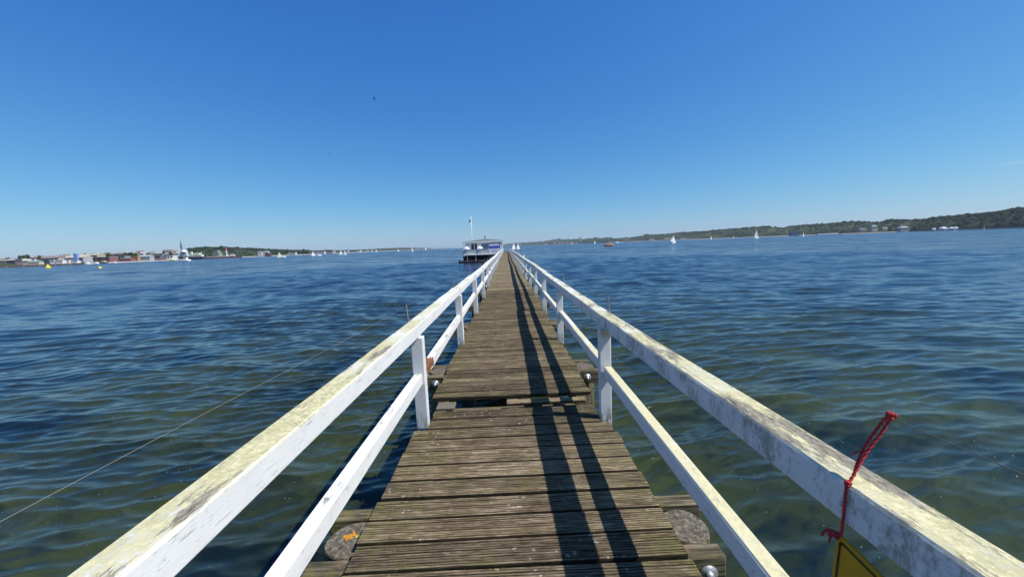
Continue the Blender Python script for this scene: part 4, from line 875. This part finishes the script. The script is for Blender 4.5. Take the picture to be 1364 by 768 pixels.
# quay with tower and lighthouse
qa, qb = sea_pt(271, 965), sea_pt(323, 1010); q = empty('quay', qa, math.atan2((qb-qa).y, (qb-qa).x), 'long low dark quay running right from the navy ship', 'quay'); Lq = (qb-qa).length
mb = MB(); mb.box(0, Lq, 0, 14, -2, 4.6); mb.build('wall', simple('maroon_quay_wall', (.09, .035, .045), .8, .3, .3), q); mb = MB(); mb.box(0, Lq*.78, -.2, 14, 4.61, 5.6); mb.build('coping', M_STONEL, q)
for k in range(12): mb = MB(); mb.box(Lq*k/12+.5, Lq*k/12+1.6, -.5, -.01, -1.5, 5.0); mb.build('fender', M_JET, q)
def scl(d): return d/FPX
p = sea_pt(288, 985); g_ = empty('quay_tower', (p.x, p.y, SEA+4), 0, 'grey tapering concrete block on the quay left of the lighthouse', 'tower'); k2 = scl(985)
mb = MB(); mb.add([(-4.4*k2, 0, 0), (4.4*k2, 0, 0), (4.4*k2, 14, 0), (-4.4*k2, 14, 0), (-3.2*k2, 2, 7.6*k2), (3.0*k2, 2, 7.6*k2), (3.0*k2, 12, 7.6*k2), (-3.2*k2, 12, 7.6*k2)], [(0, 1, 5, 4), (1, 2, 6, 5), (2, 3, 7, 6), (3, 0, 4, 7), (4, 5, 6, 7), (3, 2, 1, 0)]); mb.build('wall', simple('grey_concrete_tower', (.17, .18, .18), .8, .15, .2), g_)
mb = MB(); mb.box(-2.2*k2, 2*k2, 1.0, 12, 7.61*k2, 8.6*k2); mb.build('cap', C_GREY, g_)
for X in (-1.5, .5): mb = MB(); mb.box(X*k2, (X+.8)*k2, -.3, 1.2, 3*k2, 4.2*k2); mb.build('window', M_GLASS, g_)
p = sea_pt(302.6, 1000); lh = empty('lighthouse', (p.x, p.y, SEA+4), 0, 'white lighthouse with a red lantern top on the quay', 'lighthouse'); k2 = scl(1000)
mb = MB(); mb.lathe([(1.25*k2, 0), (1.2*k2, 2*k2), (.85*k2, 2.2*k2), (.72*k2, 9.0*k2)], (0, 0, 0), 14); mb.build('shaft', C_WHT, lh, False)
mb = MB(); mb.lathe([(1.2*k2, 9.02*k2), (1.2*k2, 9.5*k2)], (0, 0, 0), 14); mb.build('gallery', simple('lighthouse_red', (.45, .06, .08), .5, .1, .3), lh)
mb = MB(); mb.lathe([(.95*k2, 9.52*k2), (.95*k2, 10.9*k2), (1.1*k2, 11.0*k2), (.1*k2, 12.1*k2)], (0, 0, 0), 12); mb.build('lantern', bpy.data.materials['lighthouse_red'], lh)
mb = MB(); mb.box(-3.2*k2, 1.6*k2, -1, 4, 0, 1.7*k2); mb.build('base_house', C_WHT, lh)

# ------------------------------------------------------------------ gulls
def gull(u, v, d, span, label, mat, mat2, rz, bank):
    p = at_depth(u, v, d); g = empty('gull', p, R(rz), label, 'bird'); g.rotation_euler = (R(bank), R(5), R(rz)); s_ = span
    mb = MB(); mb.tube([(-.30*s_, 0, 0), (-.2*s_, 0, .01*s_), (-.05*s_, 0, .015*s_), (.10*s_, 0, .01*s_), (.18*s_, 0, .02*s_), (.23*s_, 0, .02*s_), (.27*s_, 0, .012*s_)], [.01*s_, .03*s_, .055*s_, .05*s_, .03*s_, .026*s_, .006*s_], 8); mb.build('body', mat, g, True)
    for t in (-1, 1):
        pr = [(0, .10, -.07, 0), (.18, .13, -.05, .07), (.32, .09, -.05, .08), (.50, -.03, -.09, .02)]; vs = []
        for yy, xa, xb, z in pr: vs += [(xa*s_, t*yy*s_, z*s_+.008*s_), (xb*s_, t*yy*s_, z*s_+.004*s_), (xa*s_, t*yy*s_, z*s_), (xb*s_, t*yy*s_, z*s_)]
        fs = []
        for i in range(3): a = i*4; b_ = a+4; fs += [(a, a+1, b_+1, b_), (a+2, b_+2, b_+3, a+3), (a, b_, b_+2, a+2), (a+1, a+3, b_+3, b_+1)]
        fs += [(12, 13, 15, 14)]; mb = MB(); mb.add(vs, fs); mb.build('wing', mat2, g)
    mb = MB(); mb.add([(-.26*s_, -.02*s_, 0), (-.26*s_, .02*s_, 0), (-.40*s_, .06*s_, 0), (-.40*s_, -.06*s_, 0), (-.26*s_, -.02*s_, .01*s_), (-.26*s_, .02*s_, .01*s_), (-.40*s_, .06*s_, .006*s_), (-.40*s_, -.06*s_, .006*s_)], [(0, 1, 2, 3), (7, 6, 5, 4), (0, 4, 5, 1), (1, 5, 6, 2), (2, 6, 7, 3), (3, 7, 4, 0)]); mb.build('tail', mat, g)
M_BD = simple('dark_feathers', (.03, .035, .05), .8, .1, 5); M_BW = simple('white_feathers', (.75, .75, .75), .8, .05, 5); M_BG = simple('grey_feathers', (.35, .37, .40), .8, .05, 5)
gull(498.5, 131.3, 95, 1.15, 'dark gull gliding high in the blue sky, upper of the two birds', M_BD, M_BD, 200, 25)
gull(438.2, 204.6, 110, 1.2, 'white gull lower in the sky, left of the dark one', M_BW, M_BG, 80, -35)

# ------------------------------------------------------------------ haze over the bay
HZ = 9200; mb = MB(); mb.box(-HZ, HZ, -HZ, HZ, SEA-1.6, 125); hz = bpy.data.materials.new('haze_air'); hz.use_nodes = True; t = hz.node_tree; t.nodes.clear()
vo = t.nodes.new('ShaderNodeVolumePrincipled'); vo.inputs['Color'].default_value = (.72, .86, 1, 1); vo.inputs['Density'].default_value = 5e-5; vo.inputs['Anisotropy'].default_value = .1
t.links.new(vo.outputs[0], t.nodes.new('ShaderNodeOutputMaterial').inputs['Volume'])
tag(mb.build('haze', hz), 'thin pale haze lying over the bay and far shores', kind='stuff')
